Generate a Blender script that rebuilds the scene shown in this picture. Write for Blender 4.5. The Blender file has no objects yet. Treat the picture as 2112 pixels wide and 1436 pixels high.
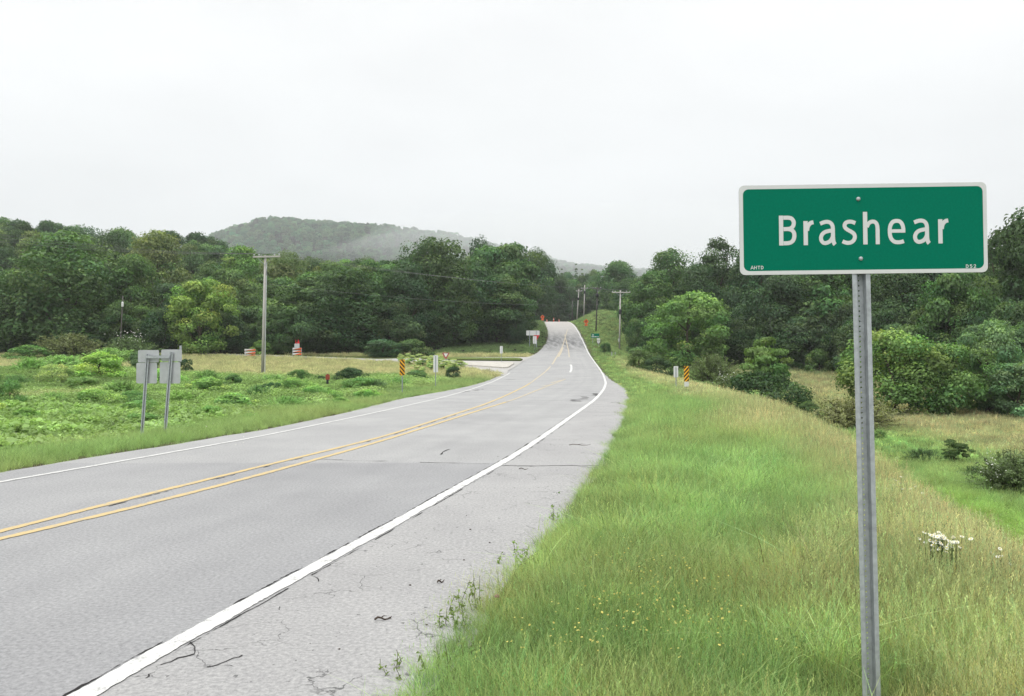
import bpy, math, random
import numpy as np
from mathutils import Vector, Matrix, noise

scene = bpy.context.scene
COL = scene.collection
R = math.radians
rnd = random.Random(11)

# ------------------------------------------------------------------ camera
F, CX, CY, EYE = 1750.0, 1056.0, 718.0, 1.62        # focal length and centre in photograph pixels, eye height
PITCH = math.atan(27.0 / F)
cam_d = bpy.data.cameras.new('camera')
cam_d.sensor_fit = 'HORIZONTAL'; cam_d.sensor_width = 36.0
cam_d.lens = 36.0 * F / 2112.0
cam_d.clip_start = 0.1; cam_d.clip_end = 9000.0
cam = bpy.data.objects.new('camera', cam_d); COL.objects.link(cam)
cam.location = (0, 0, EYE); cam.rotation_euler = (R(90) + PITCH, 0, 0)
scene.camera = cam

# ------------------------------------------------------------------ sky, sun, exposure
SUN_EL, SUN_AZ = R(58), R(205)
world = bpy.data.worlds.new('World'); scene.world = world; world.use_nodes = True
wn, wl = world.node_tree.nodes, world.node_tree.links
wn.clear()
w_out = wn.new('ShaderNodeOutputWorld'); w_bg = wn.new('ShaderNodeBackground'); w_bg.inputs['Strength'].default_value = 0.1
w_sky = wn.new('ShaderNodeTexSky'); w_sky.sky_type = 'NISHITA'; w_sky.sun_disc = False
w_sky.sun_elevation = SUN_EL; w_sky.sun_rotation = SUN_AZ
w_tc = wn.new('ShaderNodeTexCoord'); w_sep = wn.new('ShaderNodeSeparateXYZ')
wl.new(w_tc.outputs['Generated'], w_sep.inputs[0])
w_ramp = wn.new('ShaderNodeValToRGB')               # overcast: brighter towards the zenith everywhere
cr = w_ramp.color_ramp
cr.elements[0].position = 0.0; cr.elements[0].color = (0.395, 0.408, 0.414, 1)
cr.elements[1].position = 1.0; cr.elements[1].color = (1.30, 1.30, 1.29, 1)
e = cr.elements.new(0.10); e.color = (0.418, 0.431, 0.436, 1)
e = cr.elements.new(0.42); e.color = (0.482, 0.488, 0.490, 1)
wl.new(w_sep.outputs['Z'], w_ramp.inputs[0])
w_map = wn.new('ShaderNodeMapping'); w_map.inputs['Scale'].default_value = (1.0, 1.0, 3.0)
wl.new(w_tc.outputs['Generated'], w_map.inputs[0])
w_no = wn.new('ShaderNodeTexNoise'); w_no.inputs['Scale'].default_value = 2.6; w_no.inputs['Detail'].default_value = 4
wl.new(w_map.outputs[0], w_no.inputs['Vector'])
w_mr = wn.new('ShaderNodeMapRange'); w_mr.inputs['From Min'].default_value = 0.3; w_mr.inputs['From Max'].default_value = 0.7
w_mr.inputs['To Min'].default_value = 20.4; w_mr.inputs['To Max'].default_value = 22.8
wl.new(w_no.outputs[0], w_mr.inputs[0])
w_mul = wn.new('ShaderNodeVectorMath'); w_mul.operation = 'SCALE'
wl.new(w_ramp.outputs[0], w_mul.inputs[0]); wl.new(w_mr.outputs[0], w_mul.inputs['Scale'])
w_mix = wn.new('ShaderNodeMix'); w_mix.data_type = 'RGBA'; w_mix.inputs['Factor'].default_value = 0.97
wl.new(w_sky.outputs[0], w_mix.inputs['A']); wl.new(w_mul.outputs[0], w_mix.inputs['B'])
wl.new(w_mix.outputs['Result'], w_bg.inputs['Color']); wl.new(w_bg.outputs[0], w_out.inputs['Surface'])

sun_d = bpy.data.lights.new('sun', 'SUN'); sun_d.energy = 1.5; sun_d.angle = R(50); sun_d.color = (1.0, 0.975, 0.94)
sun = bpy.data.objects.new('sun', sun_d); COL.objects.link(sun)
sdir = Vector((math.sin(SUN_AZ) * math.cos(SUN_EL), math.cos(SUN_AZ) * math.cos(SUN_EL), math.sin(SUN_EL)))
sun.rotation_euler = sdir.to_track_quat('Z', 'Y').to_euler()
sun.location = (0, 0, 60)

scene.view_settings.view_transform = 'Standard'
scene.view_settings.look = 'None'
scene.view_settings.exposure = 0.0; scene.view_settings.gamma = 1.0
scene.view_settings.use_curve_mapping = False
scene.render.engine = 'CYCLES'
cy = scene.cycles
cy.max_bounces = 6; cy.diffuse_bounces = 3; cy.glossy_bounces = 2; cy.transmission_bounces = 3; cy.volume_bounces = 2
cy.transparent_max_bounces = 4

# ------------------------------------------------------------------ helpers: space
def smooth(t):
    t = np.clip(t, 0.0, 1.0); return t * t * (3 - 2 * t)

def ray(px, py):
    u = (px - CX) / F; v = (CY - py) / F
    dy = math.cos(PITCH) - v * math.sin(PITCH)
    dz = math.sin(PITCH) + v * math.cos(PITCH)
    return u / dy, dz / dy

def at(px, py, Y):
    a, b = ray(px, py)
    return Vector((a * Y, Y, EYE + b * Y))

# long profile of the road: height against distance
_PY = np.array([-80, -20, 0, 40, 60, 80, 100, 120, 140, 160, 180, 200, 215, 226, 240, 270, 320, 420, 700, 3400], float)
_PZ = np.array([0, 0, 0, 0, 0.0, 0.2, 1.0, 2.3, 3.9, 5.8, 8.0, 10.2, 11.55, 12.1, 12.0, 10.8, 9.0, 7.0, 5.0, 5.0], float)
_m = np.gradient(_PZ, _PY)
_m[0:5] = 0
def P(Y):
    Y = np.asarray(Y, float)
    i = np.clip(np.searchsorted(_PY, Y) - 1, 0, len(_PY) - 2)
    h = _PY[i + 1] - _PY[i]; t = np.clip((Y - _PY[i]) / h, 0, 1)
    return ((2*t**3 - 3*t**2 + 1) * _PZ[i] + (t**3 - 2*t**2 + t) * h * _m[i]
            + (-2*t**3 + 3*t**2) * _PZ[i + 1] + (t**3 - t**2) * h * _m[i + 1])

_YT = np.arange(1.5, 224, 0.05); _PT = P(_YT)
def onroad(px, py):
    a, b = ray(px, py)
    d = EYE + b * _YT - _PT
    k = np.argmax(d < 0) if (d < 0).any() else len(d) - 1
    k0 = max(k - 1, 0)
    if k > 0 and d[k0] != d[k]: Y = _YT[k0] + 0.05 * d[k0] / (d[k0] - d[k])
    else: Y = _YT[k]
    return a * Y, Y

def curve(pts, lead=None):
    q = np.array([onroad(*p) for p in pts]); q = q[np.argsort(q[:, 1])]
    return q

C_RW = curve([(180,1430),(341,1337),(436,1286),(568,1214),(720,1131),(800,1088),(875,1045),(949,1003),(1024,961.6),(1080,928),(1121,900),
              (1189,852),(1227,825),(1245,804),(1250,790),(1245,773),(1234,756),(1222,741),(1213,728),(1206,711),(1199,697),(1189,678),(1180,668),(1168,663.5)])
C_RE = curve([(819,1430),(867,1385),(912,1322),(968,1281),(1020,1228),(1061,1194),(1106,1131),(1143,1086),(1177,1049),(1207,993),(1240,952),(1263,915),
              (1272,896),(1289,863),(1297,832),(1295,811),(1291,801),(1270,787),(1241,763.6),(1229,747),(1219,735),(1212,719),(1207,707),(1201,695),(1191,677),(1182,667.5),(1171,663.5)])
C_Y1 = curve([(0,1097),(227,1039),(454,983),(682,928),(795,900),(1000,834.6),(1047,814.5),(1083,797),(1106.5,780),(1125.5,766),(1137,755),(1143,745),(1150,733),(1160,716),(1166,694)])
C_Y2 = curve([(0,1112),(227,1059),(454,1002),(682,940),(800,906),(1000,843),(1059,825),(1118,801),(1154,787),(1166,782)])
C_Y3 = curve([(1174,737),(1172.5,723),(1168,704),(1164.5,690)])
C_LW = curve([(0,994.7),(265,949),(530,902),(748,857),(897,824),(963.5,806),(1013,789),(1036,776.5),(1046,774)])
C_LE = curve([(0,968.5),(114,949),(292,921),(379,908),(560,879.5),(665,859),(765,835.6),(831,819),(897,809),(963,796),(1013,781),(1031,773),
              (1071,746),(1104,731),(1118,719),(1129,703),(1131,690),(1128,676),(1123,668),(1120,664)])

def extrap(q, y0, y1):
    """lengthen a curve straight on at both ends"""
    a = q[0] + (q[0] - q[2]) * ((y0 - q[0, 1]) / (q[0, 1] - q[2, 1]))
    b = q[-1] + (q[-1] - q[-4]) * ((y1 - q[-1, 1]) / (q[-1, 1] - q[-4, 1]))
    return np.vstack([a, q, b])
def smooth_curve(q, step=0.25):
    """resample x(Y) evenly and soften the corners in proportion to the distance"""
    ys = np.arange(q[0, 1], q[-1, 1], step); xs = np.interp(ys, q[:, 1], q[:, 0])
    out = xs.copy()
    for _ in range(2):
        w = np.clip(ys * 0.07, 0.5, 9.0)
        c = np.concatenate([[0], np.cumsum(out)]); n = len(ys)
        k = np.minimum((w / step).astype(int), np.minimum(np.arange(n), n - 1 - np.arange(n)))
        i = np.arange(n); out = (c[i + k + 1] - c[i - k]) / (2 * k + 1)
    return ys, out
def fn(q, y0=-60, y1=330):
    ys, xs = smooth_curve(extrap(q, y0, y1))
    return lambda Y: np.interp(Y, ys, xs)
XRW, XRE, XLE, XLW, XY1 = fn(C_RW), fn(C_RE), fn(C_LE), fn(C_LW), fn(C_Y1)

def vnoise(X, Y, s, seed=0.0):
    """cheap smooth value noise on arrays"""
    x = np.asarray(X, float) / s + seed * 17.31; y = np.asarray(Y, float) / s - seed * 9.7
    xi, yi = np.floor(x), np.floor(y); xf, yf = x - xi, y - yi
    def h(a, b):
        v = np.sin(a * 127.1 + b * 311.7 + seed * 74.7) * 43758.5453
        return v - np.floor(v)
    u, v = xf * xf * (3 - 2 * xf), yf * yf * (3 - 2 * yf)
    return (h(xi, yi) * (1 - u) + h(xi + 1, yi) * u) * (1 - v) + (h(xi, yi + 1) * (1 - u) + h(xi + 1, yi + 1) * u) * v
def fbm(X, Y, s, seed=0.0, o=3):
    r, a, t = 0, 1.0, 0
    for k in range(o):
        r = r + a * vnoise(X, Y, s / 2**k, seed + k * 3.1); t += a; a *= 0.5
    return r / t

_RX = (np.array([-2400, -1200, 0, 250, 420, 520, 560, 650, 760, 850, 930, 975, 1060, 1150, 1250, 1400, 1700, 3000, 4500], float) - CX) / F * 2000
_RZ = EYE + (745 - np.array([560, 540, 520, 505, 495, 466, 458, 465, 474, 484, 492, 501, 524, 544, 556, 562, 566, 560, 570], float)) / F * 2000 - 11

def T(X, Y):
    """ground height"""
    X = np.asarray(X, float); Y = np.asarray(Y, float)
    z = P(Y)
    dr = X - XRE(Y); dl = XLE(Y) - X
    side = np.where(dr > 0, 1, np.where(dl > 0, -1, 0))
    # right of the road: verge, then the bank down to the field; past 150 m the cutting rises
    D = np.interp(Y, [-60, 45, 60, 80, 100, 120, 140, 152, 170, 200, 230, 300], [2.7, 2.7, 2.6, 2.1, 1.8, 1.6, 1.3, .5, -1.3, -3.0, -2.2, 0])
    st = np.interp(Y, [0, 12, 30, 60, 110, 145, 170], [3.0, 3.1, 4.0, 4.6, 3.0, 2.0, 0.6]); wd = np.interp(Y, [0, 12, 60, 110, 170], [5.2, 5.6, 8.5, 9, 7])
    right = -0.05 - 0.035 * np.clip(dr, 0, 5) - D * smooth((dr - st) / wd) + 0.10 * (fbm(X, Y, 3.0, 2) - .5) * smooth(dr / 2) \
            + 0.5 * (fbm(X, Y, 14, 5) - .5) * smooth((dr - 8) / 10)
    # left: shallow ditch, rough field, a mound
    near = smooth((125 - Y) / 15)
    left = -0.05 - 0.30 * smooth(dl / 3) * smooth((70 - Y) / 25) + 0.6 * (fbm(X, Y, 5.5, 3) - .5) * smooth((dl - 1.5) / 4) * near * smooth((92 - Y) / 8) \
           + 0.9 * np.exp(-((X + 36) / 9)**2 - ((Y - 66) / 12)**2)
    left = left + np.interp(Y, [0, 138, 165, 205, 240, 300], [0, 0, .25, .1, .0, 0]) * smooth((dl - .6) / 3)
    z = z + np.where(side > 0, right, np.where(side < 0, left, -0.10))
    # wooded hills
    z = z + np.interp(X, [-700, -300, -190, -120, -85, -45, -12, 12], [38, 38, 26, 16, 12, 6, 2, 0]) * smooth((Y - 150) / 150) * (1 - smooth((Y - 500) / 400))
    z = z + np.interp(X, [-40, 0, 60, 300, 800], [0, 6, 12, 16, 22]) * smooth((Y - 245) / 120) * (1 - smooth((Y - 500) / 400))
    ridge = np.interp(X * 2000 / np.maximum(Y, 900), _RX, _RZ)
    z = z + (ridge - 5) * smooth((Y - 850) / 1150) + 14 * (fbm(X, Y, 160, 8) - .5) * smooth((Y - 800) / 500)
    return z

def ground(px, py, y0=3.0, y1=330.0):
    """point of the ground seen at a pixel"""
    a, b = ray(px, py)
    ys = np.arange(y0, y1, 0.1); d = EYE + b * ys - T(a * ys, ys)
    k = int(np.argmax(d < 0)) if (d < 0).any() else len(ys) - 1
    Y = ys[k]
    return Vector((a * Y, Y, float(T(a * Y, Y))))
def tz(x, y): return float(T(x, y))

# ------------------------------------------------------------------ helpers: objects
def tag(o, label=None, cat=None, group=None, kind=None):
    if label: o['label'] = label
    if cat: o['category'] = cat
    if group: o['group'] = group
    if kind: o['kind'] = kind
    return o
def empty(name, label, cat, loc, rot=(0, 0, 0), group=None):
    o = bpy.data.objects.new(name, None); COL.objects.link(o)
    o.empty_display_size = 0.2; o.location = loc; o.rotation_euler = rot
    return tag(o, label, cat, group)
def link(name, me, parent=None, **kw):
    o = bpy.data.objects.new(name, me); COL.objects.link(o)
    if parent: o.parent = parent
    return tag(o, **kw)

def np_mesh(name, V, Fc, mat, smooth_shade=False, cols=None, attrs=None):
    """V (n,3); Fc (m,k) array of one size or list of lists"""
    me = bpy.data.meshes.new(name)
    if isinstance(Fc, np.ndarray):
        m, k = Fc.shape
        me.vertices.add(len(V)); me.vertices.foreach_set('co', np.asarray(V, np.float32).ravel())
        me.loops.add(m * k); me.loops.foreach_set('vertex_index', Fc.astype(np.int32).ravel())
        me.polygons.add(m); me.polygons.foreach_set('loop_start', np.arange(0, m * k, k, dtype=np.int32))
    else:
        me.from_pydata([tuple(v) for v in V], [], [tuple(f) for f in Fc])
    me.update(calc_edges=True); me.validate()
    if cols is not None:
        a = me.color_attributes.new('col', 'FLOAT_COLOR', 'POINT')
        c = np.ones((len(V), 4), np.float32); c[:, :3] = cols; a.data.foreach_set('color', c.ravel())
    for an, arr in (attrs or {}).items():
        a = me.attributes.new(an, 'FLOAT', 'POINT'); a.data.foreach_set('value', np.asarray(arr, np.float32))
    if smooth_shade: me.polygons.foreach_set('use_smooth', np.ones(len(me.polygons), bool))
    if mat: me.materials.append(mat)
    return me

class MB:
    """collects simple solids into one mesh"""
    def __init__(s): s.v = []; s.f = []
    def add(s, V, Fc):
        n = len(s.v); s.v += [Vector(p) for p in V]; s.f += [[i + n for i in f] for f in Fc]; return s
    def box(s, x0, x1, y0, y1, z0, z1, bev=0.0):
        if bev > 0:
            pts = [(x0+bev,z0),(x1-bev,z0),(x1,z0+bev),(x1,z1-bev),(x1-bev,z1),(x0+bev,z1),(x0,z1-bev),(x0,z0+bev)]
            return s.prism(pts, y0, y1)
        V = [(x, y, z) for x in (x0, x1) for y in (y0, y1) for z in (z0, z1)]
        return s.add(V, [(0,1,3,2),(4,6,7,5),(0,4,5,1),(2,3,7,6),(0,2,6,4),(1,5,7,3)])
    def prism(s, pts, y0, y1):
        """polygon in x,z pushed from y0 (front) to y1 (back)"""
        n = len(pts)
        V = [(p[0], y0, p[1]) for p in pts] + [(p[0], y1, p[1]) for p in pts]
        Fc = [list(range(n)), list(range(2*n-1, n-1, -1))] + [[i, n+i, n+(i+1) % n, (i+1) % n] for i in range(n)]
        return s.add(V, Fc)
    def tube(s, path, rad, sides=8, cap=True):
        path = [Vector(p) for p in path]; n = len(path)
        rads = rad if isinstance(rad, (list, tuple)) else [rad] * n
        V, Fc = [], []
        up = Vector((0, 0, 1))
        for i, p in enumerate(path):
            d = (path[min(i+1, n-1)] - path[max(i-1, 0)]).normalized()
            a = d.cross(up if abs(d.z) < .9 else Vector((1, 0, 0))).normalized(); b = d.cross(a)
            for k in range(sides):
                t = 2 * math.pi * k / sides; V.append(p + (a * math.cos(t) + b * math.sin(t)) * rads[i])
        for i in range(n - 1):
            for k in range(sides):
                k2 = (k + 1) % sides; Fc.append([i*sides+k, i*sides+k2, (i+1)*sides+k2, (i+1)*sides+k])
        if cap: Fc += [list(range(sides))[::-1], [(n-1)*sides+k for k in range(sides)]]
        return s.add(V, Fc)
    def lathe(s, c, prof, sides=16):
        """prof: (radius, z)"""
        V, Fc = [], []
        for r, z in prof:
            for k in range(sides):
                t = 2*math.pi*k/sides; V.append((c[0]+r*math.cos(t), c[1]+r*math.sin(t), c[2]+z))
        for i in range(len(prof)-1):
            for k in range(sides):
                k2 = (k+1) % sides; Fc.append([i*sides+k, i*sides+k2, (i+1)*sides+k2, (i+1)*sides+k])
        Fc += [list(range(sides))[::-1], [(len(prof)-1)*sides+k for k in range(sides)]]
        return s.add(V, Fc)
    def build(s, name, mat, parent=None, shade=False, **kw):
        me = np_mesh(name, s.v, s.f, mat, shade)
        return link(name, me, parent, **kw)

# ------------------------------------------------------------------ materials
class N:
    def __init__(s, name):
        s.m = bpy.data.materials.new(name); s.m.use_nodes = True
        s.t = s.m.node_tree; s.t.nodes.clear()
        s.out = s.new('ShaderNodeOutputMaterial')
    def new(s, typ, **kw):
        n = s.t.nodes.new(typ)
        for k, v in kw.items(): setattr(n, k, v)
        return n
    def link(s, a, b): s.t.links.new(a, b)
    def pos(s):
        return s.new('ShaderNodeNewGeometry').outputs['Position']
    def obj(s): return s.new('ShaderNodeTexCoord').outputs['Object']
    def noise(s, vec, scale, detail=4, rough=.55, sc=(1, 1, 1)):
        if sc != (1, 1, 1):
            mp = s.new('ShaderNodeMapping'); mp.inputs['Scale'].default_value = sc; s.link(vec, mp.inputs[0]); vec = mp.outputs[0]
        n = s.new('ShaderNodeTexNoise'); n.inputs['Scale'].default_value = scale; n.inputs['Detail'].default_value = detail
        n.inputs['Roughness'].default_value = rough; s.link(vec, n.inputs['Vector']); return n.outputs[0]
    def mr(s, v, a, b, c=0.0, d=1.0):
        n = s.new('ShaderNodeMapRange'); n.inputs['From Min'].default_value = a; n.inputs['From Max'].default_value = b
        n.inputs['To Min'].default_value = c; n.inputs['To Max'].default_value = d; s.link(v, n.inputs[0]); return n.outputs[0]
    def math(s, op, a, b):
        n = s.new('ShaderNodeMath', operation=op)
        for i, v in enumerate((a, b)):
            if isinstance(v, (int, float)): n.inputs[i].default_value = v
            else: s.link(v, n.inputs[i])
        return n.outputs[0]
    def mix(s, f, a, b, blend='MIX'):
        n = s.new('ShaderNodeMix', data_type='RGBA', blend_type=blend)
        for k, v in (('Factor', f), ('A', a), ('B', b)):
            if isinstance(v, (int, float)): n.inputs[k].default_value = v
            elif isinstance(v, tuple): n.inputs[k].default_value = (*v, 1) if len(v) == 3 else v
            else: s.link(v, n.inputs[k])
        return n.outputs['Result']
    def attr(s, name, typ='GEOMETRY', o='Color'):
        n = s.new('ShaderNodeAttribute'); n.attribute_name = name; n.attribute_type = typ; return n.outputs[o]
    def bsdf(s, col, rough=.6, metal=0.0, spec=.4, bump=None, bd=.01, bs=1.0):
        b = s.new('ShaderNodeBsdfPrincipled')
        for k, v in (('Base Color', col), ('Roughness', rough), ('Metallic', metal)):
            if isinstance(v, tuple): b.inputs[k].default_value = (*v, 1)
            elif isinstance(v, (int, float)): b.inputs[k].default_value = v
            else: s.link(v, b.inputs[k])
        b.inputs['Specular IOR Level'].default_value = spec
        if bump is not None:
            n = s.new('ShaderNodeBump'); n.inputs['Distance'].default_value = bd; n.inputs['Strength'].default_value = bs
            s.link(bump, n.inputs['Height']); s.link(n.outputs[0], b.inputs['Normal'])
        return b.outputs[0]
    def done(s, sh):
        s.link(sh, s.out.inputs['Surface']); return s.m

def mat_simple(name, col, var=.12, scale=6, rough=.6, metal=0.0, spec=.4, streak=(1, 1, 1)):
    n = N(name); p = n.obj()
    f = n.noise(p, scale, 5, .6, streak)
    c = n.mix(n.mr(f, .3, .7), tuple(x * (1 - var) for x in col), tuple(min(1, x * (1 + var)) for x in col))
    return n.done(n.bsdf(c, rough, metal, spec))

def mat_leaf(name, inst):
    n = N(name)
    c = n.attr('col')
    t = n.attr('tint', 'INSTANCER') if inst else n.new('ShaderNodeObjectInfo').outputs['Color']
    c = n.mix(1.0, c, t, 'MULTIPLY')
    b = n.bsdf(c, .6, 0, .18)
    tr = n.new('ShaderNodeBsdfTranslucent'); n.link(n.mix(1.0, c, (.72, .72, .55) if inst else (.55, .6, .3), 'MULTIPLY'), tr.inputs['Color'])
    m = n.new('ShaderNodeAddShader')
    n.link(b, m.inputs[0]); n.link(tr.outputs[0], m.inputs[1])
    return n.done(m.outputs[0])

M = {}
M['leaf'] = mat_leaf('leaf', False)
M['leaf_inst'] = mat_leaf('leaf_scattered', True)
M['bark'] = mat_simple('bark', (.085, .07, .055), .4, 3, .9, 0, .1, (4, 4, .6))
M['wood_pole'] = mat_simple('weathered_pole_wood', (.40, .385, .36), .22, 4, .85, 0, .2, (8, 8, .25))
M['wood_dark'] = mat_simple('dark_pole_wood', (.085, .08, .075), .25, 4, .9, 0, .15, (8, 8, .25))
M['galv'] = mat_simple('galvanised_steel', (.355, .38, .395), .20, 26, .55, .25, .4)
M['galv_dull'] = mat_simple('dull_galvanised_steel', (.27, .30, .33), .12, 12, .6, .35, .4)
M['alu'] = mat_simple('sign_back_aluminium', (.44, .455, .47), .10, 5, .5, .45, .4)
M['white'] = mat_simple('white_sheeting', (.565, .575, .565), .03, 9, .6, 0, .12)
M['green'] = mat_simple('green_sheeting', (.0, .142, .084), .08, 90, .6, 0, .06)
M['white_dull'] = mat_simple('weathered_white', (.62, .63, .62), .08, 3, .6)
M['yellow'] = mat_simple('yellow_sheeting', (.72, .36, .015), .06, 6, .5)
M['black'] = mat_simple('black_sheeting', (.008, .007, .006), .2, 6, .6)
M['orange'] = mat_simple('orange_sheeting', (.62, .10, .015), .1, 6, .5)
M['orange_cone'] = mat_simple('orange_plastic', (.65, .075, .02), .1, 6, .5)
M['rust'] = mat_simple('rusty_red_paint', (.24, .045, .025), .25, 9, .8)
M['red'] = mat_simple('red_sheeting', (.50, .02, .025), .1, 6, .5)
M['cable'] = mat_simple('cable', (.10, .10, .105), .1, 2, .6)
M['cable_pale'] = mat_simple('bare_aluminium_cable', (.16, .165, .17), .1, 2, .5, .3)
M['dark_box'] = mat_simple('dark_equipment', (.02, .022, .026), .2, 3, .6)
M['grey_box'] = mat_simple('grey_equipment', (.42, .44, .45), .08, 3, .5)
M['kerb'] = mat_simple('pale_concrete', (.42, .40, .36), .2, 1.2, .9, 0, .2)
M['twig'] = mat_simple('dry_twig', (.07, .055, .045), .3, 30, .9, 0, .1)
M['crack'] = mat_simple('open_crack', (.035, .034, .034), .2, 10, 1, 0, .05)
M['petal_white'] = mat_simple('white_petals', (.66, .67, .60), .05, 30, .7, 0, .2)
M['petal_yellow'] = mat_simple('yellow_petals', (.70, .52, .06), .1, 30, .7, 0, .2)

def mat_ground():
    n = N('ground_soil_and_turf'); p = n.pos(); c = n.attr('col')
    f = n.noise(p, 1.7, 6, .65); g = n.noise(p, 18, 3, .6)
    c = n.mix(n.mr(f, .25, .75, .35, 1.0), n.mix(1.0, c, (.55, .5, .5), 'MULTIPLY'), c)
    c = n.mix(n.mr(g, .35, .7), n.mix(1.0, c, (.6, .6, .6), 'MULTIPLY'), c)
    return n.done(n.bsdf(c, .95, 0, .05, g, .05, .6))
M['ground'] = mat_ground()

def mat_road():
    n = N('worn_asphalt'); p = n.pos()
    a = n.attr('lat_white', o='Fac'); yy = n.attr('along', o='Fac'); ly = n.attr('lat_yellow', o='Fac')
    big = n.noise(p, .35, 5, .6); mid = n.noise(p, 2.2, 6, .65, (1, .35, 1)); fine = n.noise(p, 34, 5, .75); grit = n.noise(p, 140, 2, .6)
    vor = n.new('ShaderNodeTexVoronoi'); vor.inputs['Scale'].default_value = 48; n.link(p, vor.inputs['Vector'])
    lane_near, lane_far = (.276, .277, .279), (.322, .322, .318)
    # nearer pavement patch ends in a cross joint 13.6 m out
    wob = n.math('MULTIPLY', n.math('SUBTRACT', n.noise(p, 1.1, 3), .5), .35)
    far = n.mr(n.math('ADD', yy, wob), 13.45, 13.6)
    c = n.mix(far, lane_near, lane_far)
    # the far lane of the near stretch is a bit lighter
    c = n.mix(n.math('MULTIPLY', n.mr(ly, .0, -.5), .25), c, (.33, .33, .325))
    # paler shoulder outside the edge line
    sh = n.mr(n.math('ADD', a, n.math('MULTIPLY', n.math('SUBTRACT', n.noise(p, 9, 3), .5), .05)), .02, .10)
    c = n.mix(sh, c, (.322, .319, .314))
    # broad paler and darker blotches
    c = n.mix(n.mr(big, .36, .66), n.mix(1.0, c, (.90, .90, .905), 'MULTIPLY'), n.mix(1.0, c, (1.06, 1.06, 1.055), 'MULTIPLY'))
    # hairline map cracking in the shoulder
    vc = n.new('ShaderNodeTexVoronoi'); vc.feature = 'DISTANCE_TO_EDGE'; vc.inputs['Scale'].default_value = 2.6; vc.inputs['Randomness'].default_value = 1.0
    wv = n.new('ShaderNodeVectorMath'); wv.operation = 'ADD'; nz = n.new('ShaderNodeTexNoise'); nz.inputs['Scale'].default_value = 6; nz.inputs['Detail'].default_value = 5; n.link(p, nz.inputs['Vector'])
    sc_ = n.new('ShaderNodeVectorMath'); sc_.operation = 'SCALE'; sc_.inputs['Scale'].default_value = .22; n.link(nz.outputs['Color'], sc_.inputs[0]); n.link(p, wv.inputs[0]); n.link(sc_.outputs[0], wv.inputs[1]); n.link(wv.outputs[0], vc.inputs['Vector'])
    hair = n.math('MULTIPLY', n.mr(vc.outputs['Distance'], .014, .004), n.mr(n.noise(p, 1.3, 3), .50, .60))
    c = n.mix(n.math('MULTIPLY', hair, n.math('ADD', n.math('MULTIPLY', sh, .75), .08)), c, (.07, .07, .07))
    c = n.mix(n.mr(mid, .35, .68), n.mix(1.0, c, (.95, .95, .955), 'MULTIPLY'), c)
    # polished wheel paths and a faint oil line along each lane
    trk = n.noise(p, .5, 4, .6)
    for lat, hw, k in ((-.85, .42, .055), (-2.55, .42, .055), (-1.7, .22, .05)):
        dd = n.math('ABSOLUTE', n.math('ADD', n.math('ADD', a, -lat), n.math('MULTIPLY', n.math('SUBTRACT', trk, .5), .35)), 0)
        c = n.mix(n.math('MULTIPLY', n.mr(dd, hw, .05), k * 1.6), c, (.16, .16, .165))
    # oil and tyre darkening where traffic brakes on the slope
    s1 = n.mr(yy, 126, 148); s2 = n.mr(yy, 188, 152)
    skid = n.math('MULTIPLY', n.math('MULTIPLY', s1, s2), n.mr(n.noise(p, .9, 4, .6, (1.5, .12, 1)), .36, .58))
    c = n.mix(n.math('MULTIPLY', skid, .85), c, (.10, .10, .105))
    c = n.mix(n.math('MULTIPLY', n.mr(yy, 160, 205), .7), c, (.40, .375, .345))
    # stone grain: pale and dark aggregate
    c = n.mix(n.mr(fine, .36, .66), n.mix(1.0, c, (.72, .72, .73), 'MULTIPLY'), n.mix(1.0, c, (1.22, 1.22, 1.21), 'MULTIPLY'))
    c = n.mix(n.math('MULTIPLY', n.mr(vor.outputs['Distance'], .16, .05), n.mr(grit, .42, .62)), c, n.mix(1.0, c, (.52, .52, .52), 'MULTIPLY'))
    pit = n.math('MULTIPLY', n.mr(n.noise(p, 20, 3, .6, (1, .6, 1)), .665, .71), n.math('ADD', n.math('MULTIPLY', sh, .6), .25))
    c = n.mix(pit, c, (.09, .09, .09))
    return n.done(n.bsdf(c, .88, 0, .22, fine, .006, .5))
M['road'] = mat_road()

def mat_side():
    n = N('pale_side_road'); p = n.pos()
    c = n.mix(n.mr(n.noise(p, .6, 5), .3, .7), (.33, .32, .305), (.41, .40, .38))
    c = n.mix(n.mr(n.noise(p, 30, 3), .35, .7), n.mix(1.0, c, (.88, .88, .88), 'MULTIPLY'), c)
    return n.done(n.bsdf(c, .9, 0, .2))
M['side_road'] = mat_side()

def mat_paint(name, col, worn, amount):
    n = N(name); p = n.pos()
    f = n.noise(p, 7, 6, .7); g = n.noise(p, 70, 3, .65)
    v = n.math('ADD', n.math('MULTIPLY', f, .6), n.math('MULTIPLY', g, .4))
    c = n.mix(n.mr(v, .5 + amount, .5 + amount + .10), col, worn)
    return n.done(n.bsdf(c, .7, 0, .3))
M['paint_white'] = mat_paint('white_road_paint', (.56, .56, .54), (.27, .27, .265), .015)
M['paint_white_far'] = mat_paint('thin_white_road_paint', (.50, .50, .485), (.28, .28, .275), .02)
M['paint_yellow'] = mat_paint('yellow_road_paint', (.47, .36, .175), (.28, .27, .24), .02)
M['paint_yellow_worn'] = mat_paint('worn_yellow_road_paint', (.44, .36, .23), (.33, .32, .30), -.03)

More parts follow.
